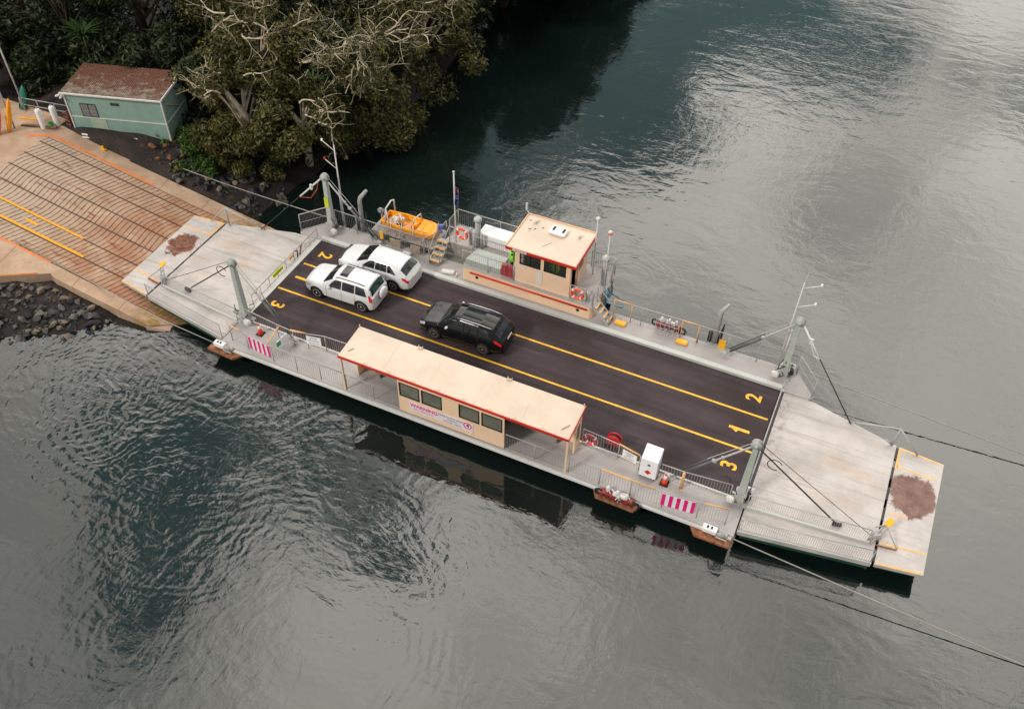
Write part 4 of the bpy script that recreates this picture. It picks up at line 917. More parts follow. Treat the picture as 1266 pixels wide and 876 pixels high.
# steps
def steps(x, y, dx, dy, z0, z1, n, w):
    b = MB(); tr_ = MB(); d = Vector((dx, dy, 0)); L = d.length; u = d / L; s_ = Vector((-u.y, u.x, 0)); ang = math.atan2(u.y, u.x)
    yb = MB()
    for i in range(n):
        q = Vector((x, y, 0)) + u * (L * (i + .5) / n); z = z0 + (z1 - z0) * (i + 1) / (n + .0)
        tr_.obox((q.x, q.y, z - .03), L / n * 1.0, w, .04, rz=ang); yb.obox((q.x - u.x * L / n * .38, q.y - u.y * L / n * .38, z + .001), L / n * .26, w * 1.0, .045, rz=ang)
    for k in (-1, 1): b.obox(((x + dx / 2) + s_.x * k * w / 2, (y + dy / 2) + s_.y * k * w / 2, (z0 + z1) / 2), math.hypot(L, z1 - z0), .03, .16, rz=ang, ry=-math.atan2(z1 - z0, L))
    o = b.build('stairs', STEEL, F); tr_.build('tread', STEEL, o); yb.build('yellow_nosing', mat('ochre_nosing', s2l((228, 170, 70)), .6), o)
    b = MB()
    for k in (-1, 1):
        a = Vector((x, y, z0)) + s_ * k * w / 2; c_ = a + Vector((dx, dy, z1 - z0)); b.tube([a, a + Vector((0, 0, .85)), c_ + Vector((0, 0, .95)), c_], .024)
    b.build('handrail', STEELD, o)
steps(-6.3, 5.35, 0, 1.25, .05, .9, 4, .62); steps(3.95, 5.25, -.95, .05, .05, .9, 4, .55)
b = MB(); b.tube([(3.2, 7.2, .2), (4.1, 6.9, .2), (4.15, 6.35, .2), (3.3, 6.3, .3), (3.2, 7.2, .2)], .04); b.tube([(3.25, 6.9, .2), (3.1, 6.5, 1.0)], .04); b.tube([(3.25, 6.35, .2), (3.25, 6.35, 1.1)], .05); b.tube([(4.1, 6.6, .2), (3.3, 6.6, .2)], .03); b.tube([(3.2, 7.2, .2), (2.95, 6.8, 1.1)], .04)
b.build('blue_tube_frame', mat('steel_blue_paint', s2l((110, 150, 172)), .5), F)
# boat platform
b = MB(); b.box(-10.6, -6.7, 6.0, 7.7, .42, .5); b.build('boat_platform', STEEL, F)
b = MB(); [b.tube([(x, 6.05, .0), (x, 7.6, .45)], .05) for x in (-10.3, -8.6, -7.0)]; b.build('platform_bracket', STEEL, F)
railing([(-7.1, 5.75), (-6.7, 6.4), (-6.7, 7.6)], 1.0, F, z0=.3)

# ---- corner towers
def tower(sx, y, top_h, strut):
    x = sx * 12.82
    b = MB(); w0, w1 = .17, .115; zt = top_h - .25
    lx = -.06 * 0
    b._add([(x - w0, y - w0, 0), (x + w0, y - w0, 0), (x + w0, y + w0, 0), (x - w0, y + w0, 0), (x - w1, y - w1, zt), (x + w1, y - w1, zt), (x + w1, y + w1, zt), (x - w1, y + w1, zt)],
           [(0, 3, 2, 1), (4, 5, 6, 7), (0, 1, 5, 4), (1, 2, 6, 5), (2, 3, 7, 6), (3, 0, 4, 7)])
    T = b.build('corner_tower', PALE, F, bevel=.015)
    b = MB(); b.box(x - .38, x + .38, y - .32, y + .32, .0, .10, .01); b.obox((x, y - .02, .45), .5, .5, .5, ch=.05); b.build('foot', STEEL, T)
    b = MB(); b.lathe((x, y, top_h - .1), [(.21, -.07), (.24, -.06), (.24, -.04), (.17, -.02), (.17, .02), (.24, .04), (.24, .06), (.21, .07)], 20, 'Y'); b.build('sheave', STEEL, T)
    b = MB(); b.lathe((x, y, top_h - .1), [(.24, .09), (.24, .115)], 8, 'Y'); b.lathe((x, y, top_h - .1), [(.24, -.115), (.24, -.09)], 8, 'Y'); b.lathe((x, y, top_h - .1), [(.07, -.2), (.07, .2)], 10, 'Y'); b.build('sheave_cheek', PALE, T)
    # backstay
    a = Vector((x - sx * .1, y, top_h - .25)); e = Vector(strut); m1 = a.lerp(e, .45)
    b = MB(); b.tube([a, e], .045, 8); b.build('backstay', STEEL, T)
    b = MB(); b.tube([m1, a.lerp(e, .92)], .065, 10); b.tube([m1 + Vector((0, .14, .12)), a.lerp(e, .95) + Vector((0, .14, .1))], .035, 6); b.build('winch_ram', mat('mid_grey_steel', s2l((92, 94, 96)), .5, .3, grime=.3), T)
    b = MB(); b.obox(tuple(e + Vector((0, 0, .02))), .5, .22, .12, ch=.03); b.obox(tuple(m1), .22, .14, .14, ch=.02); b.obox(tuple(a.lerp(e, .35)), .14, .12, .12, ch=.02); b.tube([a + Vector((0, .1, .15)), a.lerp(e, .55) + Vector((0, .1, .25))], .018, 5); b.build('ram_fitting', STEEL, T)
    # hoses round the foot
    rg = random.Random(int(x * 10 + y)); b = MB()
    for i in range(6):
        pts = [Vector((x - sx * .1 + rg.uniform(-.3, .3), y + rg.uniform(-.35, .35), .2))]
        for k in range(6): pts.append(pts[-1] + Vector((rg.uniform(-.25, .25), rg.uniform(-.25, .25), rg.uniform(-.08, .28))))
        b.tube(pts, .02, 5)
    b.obox((x + sx * .3, y + .1, .35), .26, .3, .3, rz=.3, ch=.04); b.build('hydraulic_hose', DARK, T)
    b = MB(); b.obox((x - sx * .35, y - .35, .35), .35, .25, .28, ch=.05); b.lathe((x + sx * .22, y + .35, .5), [(.12, -.25), (.14, -.2), (.14, .2), (.12, .25)], 12, 'X'); b.build_each('pump_unit', WHTG, T)
    return T
TT = []
for sx in (-1, 1):
    for y, h, st in ((-2.66, 3.95, (sx * 9.75, -2.95, .25)), (5.42, 3.75, (sx * 9.9, 5.45, .25))):
        T = tower(sx, y, h, st); TT.append(T)
        x = sx * 12.82
        if y > 0:
            tgt = Vector((sx * 16.4, 3.65, .15)); a = Vector((x + sx * .2, y - .05, h - .2)); q = a.lerp(tgt, .34)
            b = MB(); b.tube([a, q], .05, 8); b.obox(tuple(a.lerp(tgt, .16)), .16, .13, .34, ch=.03); b.build('lift_ram', WHTG, T)
            b = MB(); b.tube([q, tgt], .028, 6); b.build('lift_wire', DARK, T)
            b = MB(); pts = [a.lerp(tgt, .05) + Vector((sx * .05, .1, 0)), a.lerp(tgt, .12) + Vector((sx * .1, .35, -.55)), a.lerp(tgt, .25) + Vector((0, .35, -.65)), q + Vector((0, 0, -.05))]; b.tube(pts, .018, 5); b.build('slack_hose', ORNG if sx < 0 else WHTG, T)
            b = MB(); b.obox((x, y - .18, 2.1), .02 + .24, .02, .62); b.build('yellow_marker', LIME, T) if sx < 0 else None
        else:
            tgt = Vector((sx * 16.9, -2.15, .12)); a = Vector((x + sx * .15, y, h - .3)); q = a.lerp(tgt, .30)
            b = MB(); b.tube([q, tgt], .035, 6); b.obox(tuple(tgt + Vector((0, 0, .0))), .4, .14, .16, rz=.2 * sx, ch=.02); b.build('lift_wire', DARK, T)
            b = MB(); b.tube([Vector((x, y + .1, h)), Vector((sx * 18.3, -2.2, .25))], .014, 5); b.build('thin_wire', DARK, T)
            b = MB(); b.torus(tuple(a + Vector((sx * .75, .1, -.75))), .30, .02, 'Y', 18, 5, .4, 5.2); b.tube([a, a.lerp(tgt, .1), q], .03, 6); b.build('looped_hose', BLK, T)
# masts with two short arms, beside the far towers
for s in (-1, 1):
    b = MB(); x = s * 12.45; b.tube([(x, 6.1, .0), (x - s * .25 * 0, 6.12, 5.35)], [.06, .03], 8); b.tube([(x + s * .12, 6.15, .3), (x + s * .12, 6.15, 2.4)], .035, 6); o = b.build('mast', WHTG, F)
    b = MB()
    for z, c_ in ((5.0, WHTG), (3.85, RED)): b.tube([(x, 6.12, z), (x + s * .75, 6.15, z + .42)], .022, 6)
    b.build_each('arm', WHTG, o)
    for z, c_ in ((5.42, WHT), (4.27, RED if s < 0 else WHT)): b = MB(); b.lathe((x + s * .75, 6.15, z - .04), [(.04, 0), (.06, .03), (.06, .12), (.02, .16)], 10); b.build('navigation_light', c_, o)
    b = MB(); b.tube([(x, 6.12, 5.35), (x + s * .04, 6.12, 6.0)], .012, 5); b.build('whip_aerial', WHTG, o)
    x = -11.35 if s < 0 else 9.15
    b = MB(); b.tube([(x, 6.25, .0), (x, 6.25, 2.0), (x + .06, 6.28, 2.25), (x + .42, 6.4, 2.75)] if s < 0 else [(x, 6.25, .0), (x, 6.25, 1.9), (x + .02, 6.25, 2.1), (x + .28, 6.3, 2.6)], [.13, .12, .12, .09], 12); b.build('goose_neck_vent', STEEL, F)
    b = MB(); b.tube([(x + .2, 6.3, .0), (x + .25, 6.3, .7), (x + .3, 6.3, 1.3)], [.12, .08, .03], 8); b.tube([(x - .25, 6.25, .0), (x - .25, 6.25, .6)], .12, 8); b.build('rubber_fender', BLK, F)

# ---- ramps
RM2 = bpy.data.materials.new('ramp_plate_paint'); RM2.use_nodes = True; t = NT(RM2.node_tree); co = t.new('ShaderNodeTexCoord').outputs['Object']; rx_, ry_, _ = t.sep(co)
c = t.mix(t.mr(t.noise(co, .7, 4, .6), .3, .7), s2l((178, 171, 168)), s2l((200, 193, 189)))
tint = t.m('MULTIPLY', t.mr(t.noise(t.mapv(co, scale=(.5, .9, 1)), .8, 4, .6), .45, .65, 0, .6), t.mr(t.vm('DISTANCE', t.comb(t.m('ABSOLUTE', rx_), ry_, 0.), (16.6, .8, 0.)), .6, 3.2, 1, 0))
c = t.mix(tint, c, s2l((186, 160, 134)))
axx = t.m('ABSOLUTE', rx_)
rn = t.noise(co, 1.7, 7, .72, .3); rdist = t.vm('DISTANCE', t.comb(t.m('MULTIPLY', axx, 1.), t.m('MULTIPLY', ry_, .85), 0.), (19.62, .68, 0.))
rr = t.m('SUBTRACT', t.m('ADD', rdist, t.m('MULTIPLY', t.m('SUBTRACT', rn, .5), 1.5)), t.mr(rx_, -1, 1, .04, .24))
ru = t.m('MULTIPLY', t.mr(rr, .66, .84, 1, 0), t.mr(t.noise(co, 5, 6, .75), .3, .5, .82, 1)); rcol = t.mix(t.mr(rx_, -1, 1), t.mix(t.mr(t.noise(co, 3, 5), .3, .7), s2l((74, 38, 28)), s2l((138, 78, 46))), t.mix(t.mr(t.noise(co, 1.4, 4), .3, .7), s2l((108, 74, 66)), s2l((130, 96, 86))))
fl_ = t.mr(axx, 18.62, 18.66, 0, 1, False)
c = t.mix(t.m('MULTIPLY', ru, fl_), c, rcol)
sm = t.m('MULTIPLY', t.mr(t.noise(t.mapv(co, scale=(.35, 2.2, 1), loc=(2, 1, 0)), 1.3, 6, .7), .66, .72), t.mr(axx, 17.2, 18.4, 0, .8)); c = t.mix(sm, c, s2l((130, 84, 70)))
c = t.mix(t.mr(t.noise(co, 12, 5, .7), .58, .78, 0, .4), c, s2l((112, 98, 90)))
c = t.mix(t.mr(t.noise(t.mapv(co, scale=(.15, 3.2, 1), loc=(1, 5, 0)), 1.1, 6, .65), .5, .68, 0, .42), c, s2l((136, 122, 110)))
c = t.mix(t.m('MULTIPLY', t.mr(axx, 14.2, 13.2, 0, 1), t.mr(t.noise(co, 3, 6, .7), .5, .65, 0, .5)), c, s2l((124, 96, 76)))
p = t.n['Principled BSDF']; t.put(p.inputs['Base Color'], c); p.inputs['Roughness'].default_value = .62; t.put(p.inputs['Normal'], t.bump(t.noise(co, 50, 4), .12, .01))
YR = mat('ramp_yellow_edge', s2l((238, 180, 92)), .6, var=.12, scale=5, grime=.3, gcol=s2l((196, 140, 90)))
def ramp(s):
    f = lambda pts: [(s * x, y) for x, y in pts][::s]
    z1 = .0 if s > 0 else -.05; h = .015
    main = [(13.16, -4.25), (18.56, -3.40), (18.56, 3.38), (16.2, 3.95), (14.6, 4.36), (13.16, 4.36)]
    b = MB(); b.prism(f(main), -.20, h); R0 = b.build('ramp', RM2, F)
    b = MB(); b.prism(f([(13.3, -4.2), (18.5, -3.38), (18.5, 3.3), (13.3, 4.2)]), -.42, -.21); b.build('underframe', HULLM, R0)
    b = MB(); b.prism(f([(18.68, -3.36), (20.58, -3.05), (20.66, 3.18), (18.68, 3.36)]), -.16, h); fp_ = b.build('ramp_flap', RM2, R0)
    b = MB(); b.prism(f([(18.75, -3.3), (20.4, -3.0), (20.4, 3.1), (18.75, 3.3)]), -.30, -.17); b.build('flap_underside', HULLM, fp_)
    b = MB()
    for y in (-3.2, -2.2, -1, .2, 1.4, 2.6): b.box(min(s * 18.5, s * 18.74), max(s * 18.5, s * 18.74), y, y + .7, -.14, -.03)
    b.build_each('hinge', DARK, R0)
    def strip(a, c_, w, name='yellow_edge', m=YR, z=h):
        b = MB(); a = Vector((s * a[0], a[1])); c_ = Vector((s * c_[0], c_[1])); d = (c_ - a).normalized(); n_ = Vector((-d.y, d.x)) * w / 2
        q = [a + n_, c_ + n_, c_ - n_, a - n_]; b.prism([(v.x, v.y) for v in q], z + .001, z + .006); b.build(name, m, fp_)
    strip((18.72, 3.30), (20.6, 3.12), .08); strip((18.74, 3.25), (18.74, 2.0), .09); strip((18.72, -3.30), (20.5, -3.0), .08); strip((18.75, 2.18), (20.5, 2.12), .07); strip((18.75, -2.22), (20.55, -1.98), .07)
    if s > 0: strip((18.8, -.55), (19.6, -.45), .14, 'yellow_edge', mat('faded_apricot_paint', s2l((222, 180, 146)), .7), h)
    # walkway rails on the near side
    b = MB(); b.box(0, 0.001, 0, .001, 0, .001)
    railing([(s * 13.2, -2.88), (s * 18.2, -2.42)], .88, R0, name='ramp_railing', m=STEEL, bal=.09, mids=(), post=5, r=.022)
    railing([(s * 13.2, -4.18), (s * 18.5, -3.36)], .88, R0, name='ramp_railing', m=STEEL, bal=.09, mids=(), post=5, r=.022)
    b = MB(); b.prism(f([(13.2, -2.95), (18.3, -2.48), (18.3, -2.40), (13.2, -2.84)]), h, .14); b.build('side_kerb', KERB, R0)
    b = MB(); b.prism(f([(13.2, -4.26), (18.5, -3.42), (18.5, -3.34), (13.2, -4.17)]), h, .08); b.build('side_kerb', KERB, R0)
    # dark wheel-scuffed strip beside the inner rail
    # far side triangular guard frames
    b = MB(); ap = Vector((s * 18.4, 3.32, 1.18)); b.tube([(s * 16.3, 3.86, .05), ap], .045, 6); b.tube([ap, (s * 18.35, 3.34, .02)], .06, 6); b.tube([ap, (s * 19.5, 3.2, .04)], .04, 6); b.tube([(s * 18.35, 3.34, .05), (s * 18.0, 3.2, .35)], .05, 6)
    b.build('guard_frame', STEEL, R0)
    # near side flap latch gear
    b = MB(); b.tube([(s * 18.25, -2.35, .05), (s * 18.7, -1.75, .7)], .05); b.tube([(s * 18.35, -2.45, .05), (s * 18.8, -1.85, .6)], .04); b.tube([(s * 18.7, -1.75, .7), (s * 19.4, -2.3, .08)], .025); b.tube([(s * 18.3, -2.2, .9), (s * 18.7, -1.75, .65)], .035); b.obox((s * 18.5, -2.1, .25), .35, .3, .3, rz=.4 * s, ch=.04); b.build('latch_gear', STEEL, R0)
    b = MB(); b.obox((s * 18.8, -1.62, .74), .26, .40, .04, rz=-.5, rx=.4, ch=.01); b.build('yellow_cap', YELSIGN, R0)
    b = MB(); b.tube([(s * 19.4, -2.3, .05), (s * 18.6, -2.42, .05)], .04, 5); b.build('rusty_bar', RUST, R0)
    # boom gate across the road end
    x = s * 12.99 + s * .02
    b = MB(); b.tube([(x, 4.25, .95), (x, -1.75, .95)], .03, 6); b.tube([(x, 4.25, .4), (x, -1.75, .4)], .022, 6)
    for y in np.linspace(-1.75, 4.25, 9): b.tube([(x, y, .35), (x, y, .95)], .018, 5)
    if s < 0:
        for y in np.arange(1.9, 4.25, .07): b.tube([(x, y, .4), (x, y, .95)], .006, 4)
    g_ = b.build('boom_gate', STEEL, F)
    b = MB(); b.box(x - .03, x + .03, .1 if s < 0 else 1.2, .95 if s < 0 else 1.5, .62, .84); b.build('yellow_reflector', LIME if s < 0 else YR, g_)
    b = MB(); b.box(x - .03, x + .03, 1.6, 2.0, .72, .86); b.build('ochre_reflector', YR, g_) if s < 0 else None
    b = MB(); b.tube([(x, 2.1, .95), (x, 2.35, .8), (x, 2.3, .4)], .04); b.tube([(x, 2.5, .4), (x, 2.75, .95)], .035); b.build('red_latch', mat('dark_red_latch', s2l((120, 50, 45)), .6), g_)
    b = MB(); b.box(min(s * 12.93, s * 13.18), max(s * 12.93, s * 13.18), -2.6, 4.4, -.02, .012); b.build('transition_strip', KERB if s < 0 else DARK, R0)
    return R0
for s in (-1, 1): ramp(s)

# ---- sponsons and winch gear on the near side
def sponson(poly, name='sponson'): b = MB(); b.prism(poly, -.34, -.19); return b.build(name, RUST, F, bevel=.02)
s1 = sponson([(-13.55, -4.2), (-13.6, -4.95), (-12.05, -5.02), (-11.6, -4.5)]); s2 = sponson([(6.8, -4.5), (7.1, -5.0), (8.85, -5.02), (9.15, -4.5)]); s3 = sponson([(11.2, -4.5), (11.55, -5.02), (13.08, -5.02), (13.1, -4.4)])
def sheaveblock(x):
    b = MB(); b.obox((x, -4.62, .02), .62, .3, .26, ch=.03); o = b.build('cable_sheave_box', WHT, F)
    b = MB(); b.obox((x - .1, -4.62, .152), .08, .14, .02); b.obox((x + .07, -4.62, .152), .08, .14, .02); b.build('slot', BLK, o)
    b = MB(); b.lathe((x + .5, -4.72, .0), [(.16, -.05), (.18, 0), (.16, .05)], 14, 'Y'); b.obox((x + .62, -4.62, -.02), .3, .2, .16, ch=.03); b.tube([(x + .3, -4.8, -.1), (x + .8, -4.85, -.05)], .04); b.build('guide_wheel', STEEL, o)
sheaveblock(-13.0); sheaveblock(12.1)
EG = mat('engine_red_paint', s2l((140, 40, 42)), .5, var=.3, scale=6, grime=.8)
def machinery(x0, y0, z0, L, sgn, name):
    rg = random.Random(int(x0 * 7)); b = MB(); b.obox((x0, y0, z0 + .2), L, .36, .22, ch=.04); o = b.build(name, EG, F)
    b = MB(); [b.lathe((x0 + dx_, y0 + rg.uniform(-.08, .08), z0 + .2), [(.09, 0), (.10, .3), (.06, .42)], 10) for dx_ in (-L * .3, 0, L * .28)]; b.obox((x0 + .1, y0, z0 + .36), L * .4, .22, .14, ch=.03)
    for k in range(7): a = Vector((x0 + rg.uniform(-L / 2, L / 2), y0 + rg.uniform(-.2, .2), z0 + .1)); b.tube([a, a + Vector((rg.uniform(-.3, .3), rg.uniform(-.1, .1), .4)), a + Vector((rg.uniform(-.4, .4), rg.uniform(-.15, .15), .25))], .022, 5)
    b.build('pipework', WHTG, o)
    b = MB(); b.torus((x0 - L * .55, y0 - .02, z0 + .15), .17, .05, 'Y', 14, 6); b.torus((x0 + L * .55, y0 - .05, z0 + .1), .2, .06, 'Y', 14, 6)
    for k in range(5): a = Vector((x0 + rg.uniform(-L / 2, L / 2), y0 - .1, z0)); b.tube([a, a + Vector((.1, -.1, .3)), a + Vector((.35, -.05, .1))], .025, 5)
    b.build('hose', BLK, o)
machinery(8.0, -4.76, -.19, 1.5, 1, 'drive_unit'); machinery(6.75, 6.2, .0, 1.3, 1, 'drive_unit'); 
b = MB()
for i in range(6): b.tube([(6.2 + i * .24, 5.6, .08), (6.2 + i * .24, 5.6, .95)], .02, 5)
for z in (.1, .4, .7, .95): b.tube([(6.2, 5.6, z), (7.4, 5.6, z)], .02, 5)
rk = b.build('storage_rack', STEEL, F); b = MB()
for i in range(4): b.lathe((6.34 + i * .28, 5.68, .3), [(.08, 0), (.08, .4), (.03, .48)], 10)
b.build('red_bottle', EG, rk)
for x_, y_ in ((4.45, 5.35), (7.7, 5.4)): b = MB(); b.obox((x_, y_, .13), .58, .3, .14, ch=.03); b.build('yellow_step_box', YEL, F)
b = MB(); b.obox((-5.3, 5.05, .12), .7, .3, .12, rz=.2, ch=.03); b.lathe((-4.75, 5.0, .06), [(.06, 0), (.06, .2)], 10); b.obox((-8.0, 5.3, .16), .5, .25, .22, ch=.02); b.build_each('deck_fitting', WHTG, F)
for (x0, x1) in ((-9.2, -8.5), (-7.9, -7.3)): b = MB(); b.obox(((x0 + x1) / 2, 5.62, .4), x1 - x0, .1, .5, ch=.02); b.build('equipment_box', mat('brown_grey_box', s2l((150, 135, 120)), .7, var=.3, scale=8), F)
rgx = random.Random(5); b = MB()
for i in range(26):
    x = rgx.uniform(-12.2, -6.8); a = Vector((x, 5.66, rgx.uniform(.1, 1.1))); b.tube([a, a + Vector((rgx.uniform(-.2, .2), -.04, rgx.uniform(-.4, .3))), a + Vector((rgx.uniform(-.3, .3), -.02, rgx.uniform(-.3, .1)))], .014, 4)
b.build('rail_rigging', DARK, F)

# ---- guide cables (each runs on its own from shore or river bed to the ferry)
def cable(pts, r, label, m=None):
    b = MB(); P_ = [Vector(p) for p in pts]; 
    if len(P_) == 2:
        a, c_ = P_; sag = (c_ - a).length * .012; P_ = [a.lerp(c_, i / 14) - Vector((0, 0, sag * math.sin(math.pi * i / 14))) for i in range(15)]
    b.tube(P_, r, 6); tag(b.build('guide_cable', m or CAB), label, 'cable')
CAB = mat('galvanised_wire_rope', s2l((150, 146, 138)), .6, .2)
cable([(13.1, -4.74, .12), (24.9, -4.78, -.86), (40, -4.8, -3)], .028, 'wire cable running from the near right corner of the ferry down into the water')
cable([(-13.3, -4.74, .12), (-16.9, -4.45, .0), (-21.6, -3.88, .08), (-27., -3.7, 1.0)], .028, 'wire cable from the near left corner of the ferry up the slipway edge')
cable([(-26.5, 5.7, 1.05), (-13.3, 6.1, .25)], .03, 'wire cable from the mooring post by the hut over the rocks to the ferry')
cable([(13.4, 6.0, .22), (21.6, 5.95, -.36), (31, 5.9, -1.05), (36, 5.9, -2)], .026, 'wire cable leaving the far right corner of the ferry into the river')
# ================================================================== CARS
TYRE = mat('tyre_rubber', (.014, .014, .015), .75); RIM = mat('alloy_rim', s2l((196, 196, 198)), .35, .6, var=.05); RIMD = mat('dark_wheel_back', (.02, .02, .022), .6)
LENSR = mat('red_tail_lens', s2l((214, 24, 34)), .2); LENSW = mat('clear_headlamp', s2l((200, 204, 208)), .12, .3, var=.05)
CWHITE = mat('car_white_paint', s2l((222, 223, 225)), .25, var=.01, coat=.6); CBLACK = mat('car_black_paint', (.006, .0065, .008), .08, var=.1, spec=.25, coat=.35)
TRIMB = mat('black_car_trim', (.02, .02, .02), .5)
def car(loc, rz, label, cat, L, W2, top, belt, wtab, wrtab, wheels, wr_, paint, ws, rg_, side, extra, rimm=RIM, headk=(2.7, 3.9), tail=None, seams=()):
    e = empty(cat.replace(' ', '_'), loc, label, cat, rz=rz)
    arch = wr_ + .055
    def sec(x):
        b_ = interp(x, belt); tp = interp(x, top); w_ = W2 * interp(x, wtab); wr = interp(x, wrtab) * W2; zb = .27
        for xw in wheels:
            d = abs(x - xw)
            if d < arch: zb = max(zb, wr_ + math.sqrt(arch * arch - d * d))
        b_ = min(b_, tp - .02); g = tp - b_
        p1 = max(.36, zb + .02); p2 = max((.3 + b_) / 2, zb + .05); p3 = max(b_ - .10, p2 + .03)
        return [(w_ - .05, zb), (w_ - .008, p1), (w_, p2), (w_ - .012, p3), (w_ - .06, b_), (lerp(w_ - .06, wr, .5) + .015, b_ + g * .5), (wr + .01, b_ + g * .80), (wr - .07, tp - g * .07 - .012), (wr * .55, tp + .006), (0, tp + .034)]
    xs = sorted(set([round(.03 * i, 3) for i in range(int(L / .03) + 1)] + [L] + [k for k, _ in top if 0 <= k <= L]))
    vs = []; 
    for x in xs:
        s = sec(x); vs += [(x, -y, z) for y, z in s] + [(x, y, z) for y, z in s[-2::-1]]
    n = 19; N = len(xs)
    fs = [(i * n + k, i * n + k + 1, (i + 1) * n + k + 1, (i + 1) * n + k) for i in range(N - 1) for k in range(n - 1)]
    fs += [tuple(range(n)), tuple((N - 1) * n + k for k in range(n))]
    b = MB(); b._add(vs, fs); body = b.build('body', paint, e, smooth=True)
    ss = body.modifiers.new('subdivision', 'SUBSURF'); ss.levels = 1; ss.render_levels = 1
    b = MB(); b.box(.12, L - .12, -W2 + .28, W2 - .28, .2, .85); b.box(.02, L - .02, -W2 + .12, W2 - .12, .24, .34); 
    b.build('underbody', TRIMB, e)
    def surf(x, k):
        s = sec(x); k = max(0, min(9, k)); i = min(8, int(k)); f = k - i; return Vector((x, -lerp(s[i][0], s[i + 1][0], f), lerp(s[i][1], s[i + 1][1], f)))
    def patch(name, m, x0, x1, k0, k1, parent, off=.008, both=True, nx=16, nk=8):
        """x0/x1 are functions of k; patch lies just off the body skin"""
        x0 = x0 if callable(x0) else (lambda k, v=x0: v); x1 = x1 if callable(x1) else (lambda k, v=x1: v)
        b = MB(); last = None
        for sgn in ((1, -1) if both else (1,)):
            vs = []
            for j in range(nk + 1):
                k = lerp(k0, k1, j / nk)
                for i in range(nx + 1):
                    x = lerp(x0(k), x1(k), i / nx); p_ = surf(x, k); tx = surf(x + .02, k) - surf(x - .02, k); tk = surf(x, k + .05) - surf(x, k - .05)
                    nn = tx.cross(tk)
                    if nn.length < 1e-9: nn = Vector((0, 0, 1))
                    nn.normalize()
                    if nn.z < 0 and abs(nn.z) > .5 or (abs(nn.z) <= .5 and nn.y > 0 and abs(nn.y) > .3): nn = -nn
                    if nn.dot(p_ - Vector((L / 2, 0, .6))) < 0: nn = -nn
                    q = p_ + nn * off; vs.append((q.x, q.y * sgn, q.z))
            b._add(vs, [(j * (nx + 1) + i, j * (nx + 1) + i + 1, (j + 1) * (nx + 1) + i + 1, (j + 1) * (nx + 1) + i) for j in range(nk) for i in range(nx)], True)
        if name in ('side_window', 'headlight', 'tail_light', 'door_seam', 'sill_trim'): return b.build_each(name, m, parent)
        return b.build(name, m, parent)
    patch('windscreen', GLASS, ws[0], ws[1], 6.1, 9, e); patch('rear_window', GLASS if not extra.get('green') else mat('green_tinted_glass', (.01, .05, .035), .06), rg_[0], rg_[1], 6.2, 9, e, nx=10)
    for (a0, a1, b0, b1) in side:       # x at sill start/end, x at top start/end
        patch('side_window', GLASS, lambda k: lerp(a0, b0, (k - 4.15) / 1.65), lambda k: lerp(a1, b1, (k - 4.15) / 1.65), 4.15, 5.8, e)
    for x in seams: patch('door_seam', RIMD, x - .008, x + .008, .6, 4.0, e, .003, True, 1, 6)
    patch('headlight', LENSW, lambda k: .03 + (k - 3.0) * .02, lambda k: .42, headk[0], headk[1], e, .01, True, 8, 4)
    tl = tail or (L - .26, L - .02, 2.3, 4.1); patch('tail_light', LENSR, lambda k: lerp(tl[0] + .10, tl[0], (k - tl[2]) / (tl[3] - tl[2])), tl[1], tl[2], tl[3], e, .012, True, 6, 6)
    patch('sill_trim', TRIMB, .9, L - .9, .15, .9, e, .006, True, 20, 2)
    b = MB(); s_ = sec(.02); b.box(-.012, .03, -W2 * .45, W2 * .45, .62, .74); b.box(-.012, .03, -W2 * .5, W2 * .5, .36, .50); b.build('grille', TRIMB, e)
    b = MB(); b.box(-.02, .0, -.22, .22, .46, .56); b.box(L - .0, L + .02, -.24, .24, extra.get('plate', .78), extra.get('plate', .78) + .12); b.build('number_plate', mat('pale_plate', s2l((220, 216, 200)), .5), e)
    for sy in (-1, 1):
        b = MB(); q = surf(ws[0] + .45, 4.05); b.obox((q.x, sy * (abs(q.y) + .10), q.z + .05), .12, .20, .14, rz=sy * .15, ch=.04); b.build('wing_mirror', paint if not extra.get('chrome') else RIM, e)
    for xw in wheels:
        for sy in (-1, 1):
            b = MB(); yc = sy * (W2 - .115); b.lathe((xw, yc, wr_), [(wr_ * .62, -.11), (wr_ * .93, -.11), (wr_, -.07), (wr_, .07), (wr_ * .93, .11), (wr_ * .62, .11)], 28, 'Y'); wh = b.build('wheel', TYRE, e)
            b = MB(); b.lathe((xw, yc + sy * .05, wr_), [(wr_ * .63, -.02), (wr_ * .63, .0)], 24, 'Y'); b.build('brake_disc', RIMD, wh)
            b = MB(); b.torus((xw, yc + sy * .095, wr_), wr_ * .62, .022, 'Y', 24, 6)
            for k in range(5):
                a = 2 * math.pi * k / 5 + .3; rr_ = wr_ * .32; b.obox((xw + math.cos(a) * rr_, yc + sy * .09, wr_ + math.sin(a) * rr_), wr_ * .60, .035, .075, ry=-a, ch=.01)
            b.lathe((xw, yc + sy * .09, wr_), [(.05, -.03), (.05, .03)], 12, 'Y'); b.build('rim', rimm, wh)
    if extra.get('rails'):
        b = MB(); mm = TRIMB if paint is CWHITE else RIM
        for sy in (-1, 1):
            pts = [surf(x, 6.85) for x in np.linspace(extra['rails'][0], extra['rails'][1], 10)]; pts = [Vector((p_.x, p_.y * sy, p_.z + .035)) for p_ in pts]; b.tube(pts, .02, 6)
        b.build('roof_rail', mm, e)
    if extra.get('sunroof'): a, c_ = extra['sunroof']; patch('sunroof', GLASS, a, c_, 7.7, 9, e, .012, True, 4, 4)
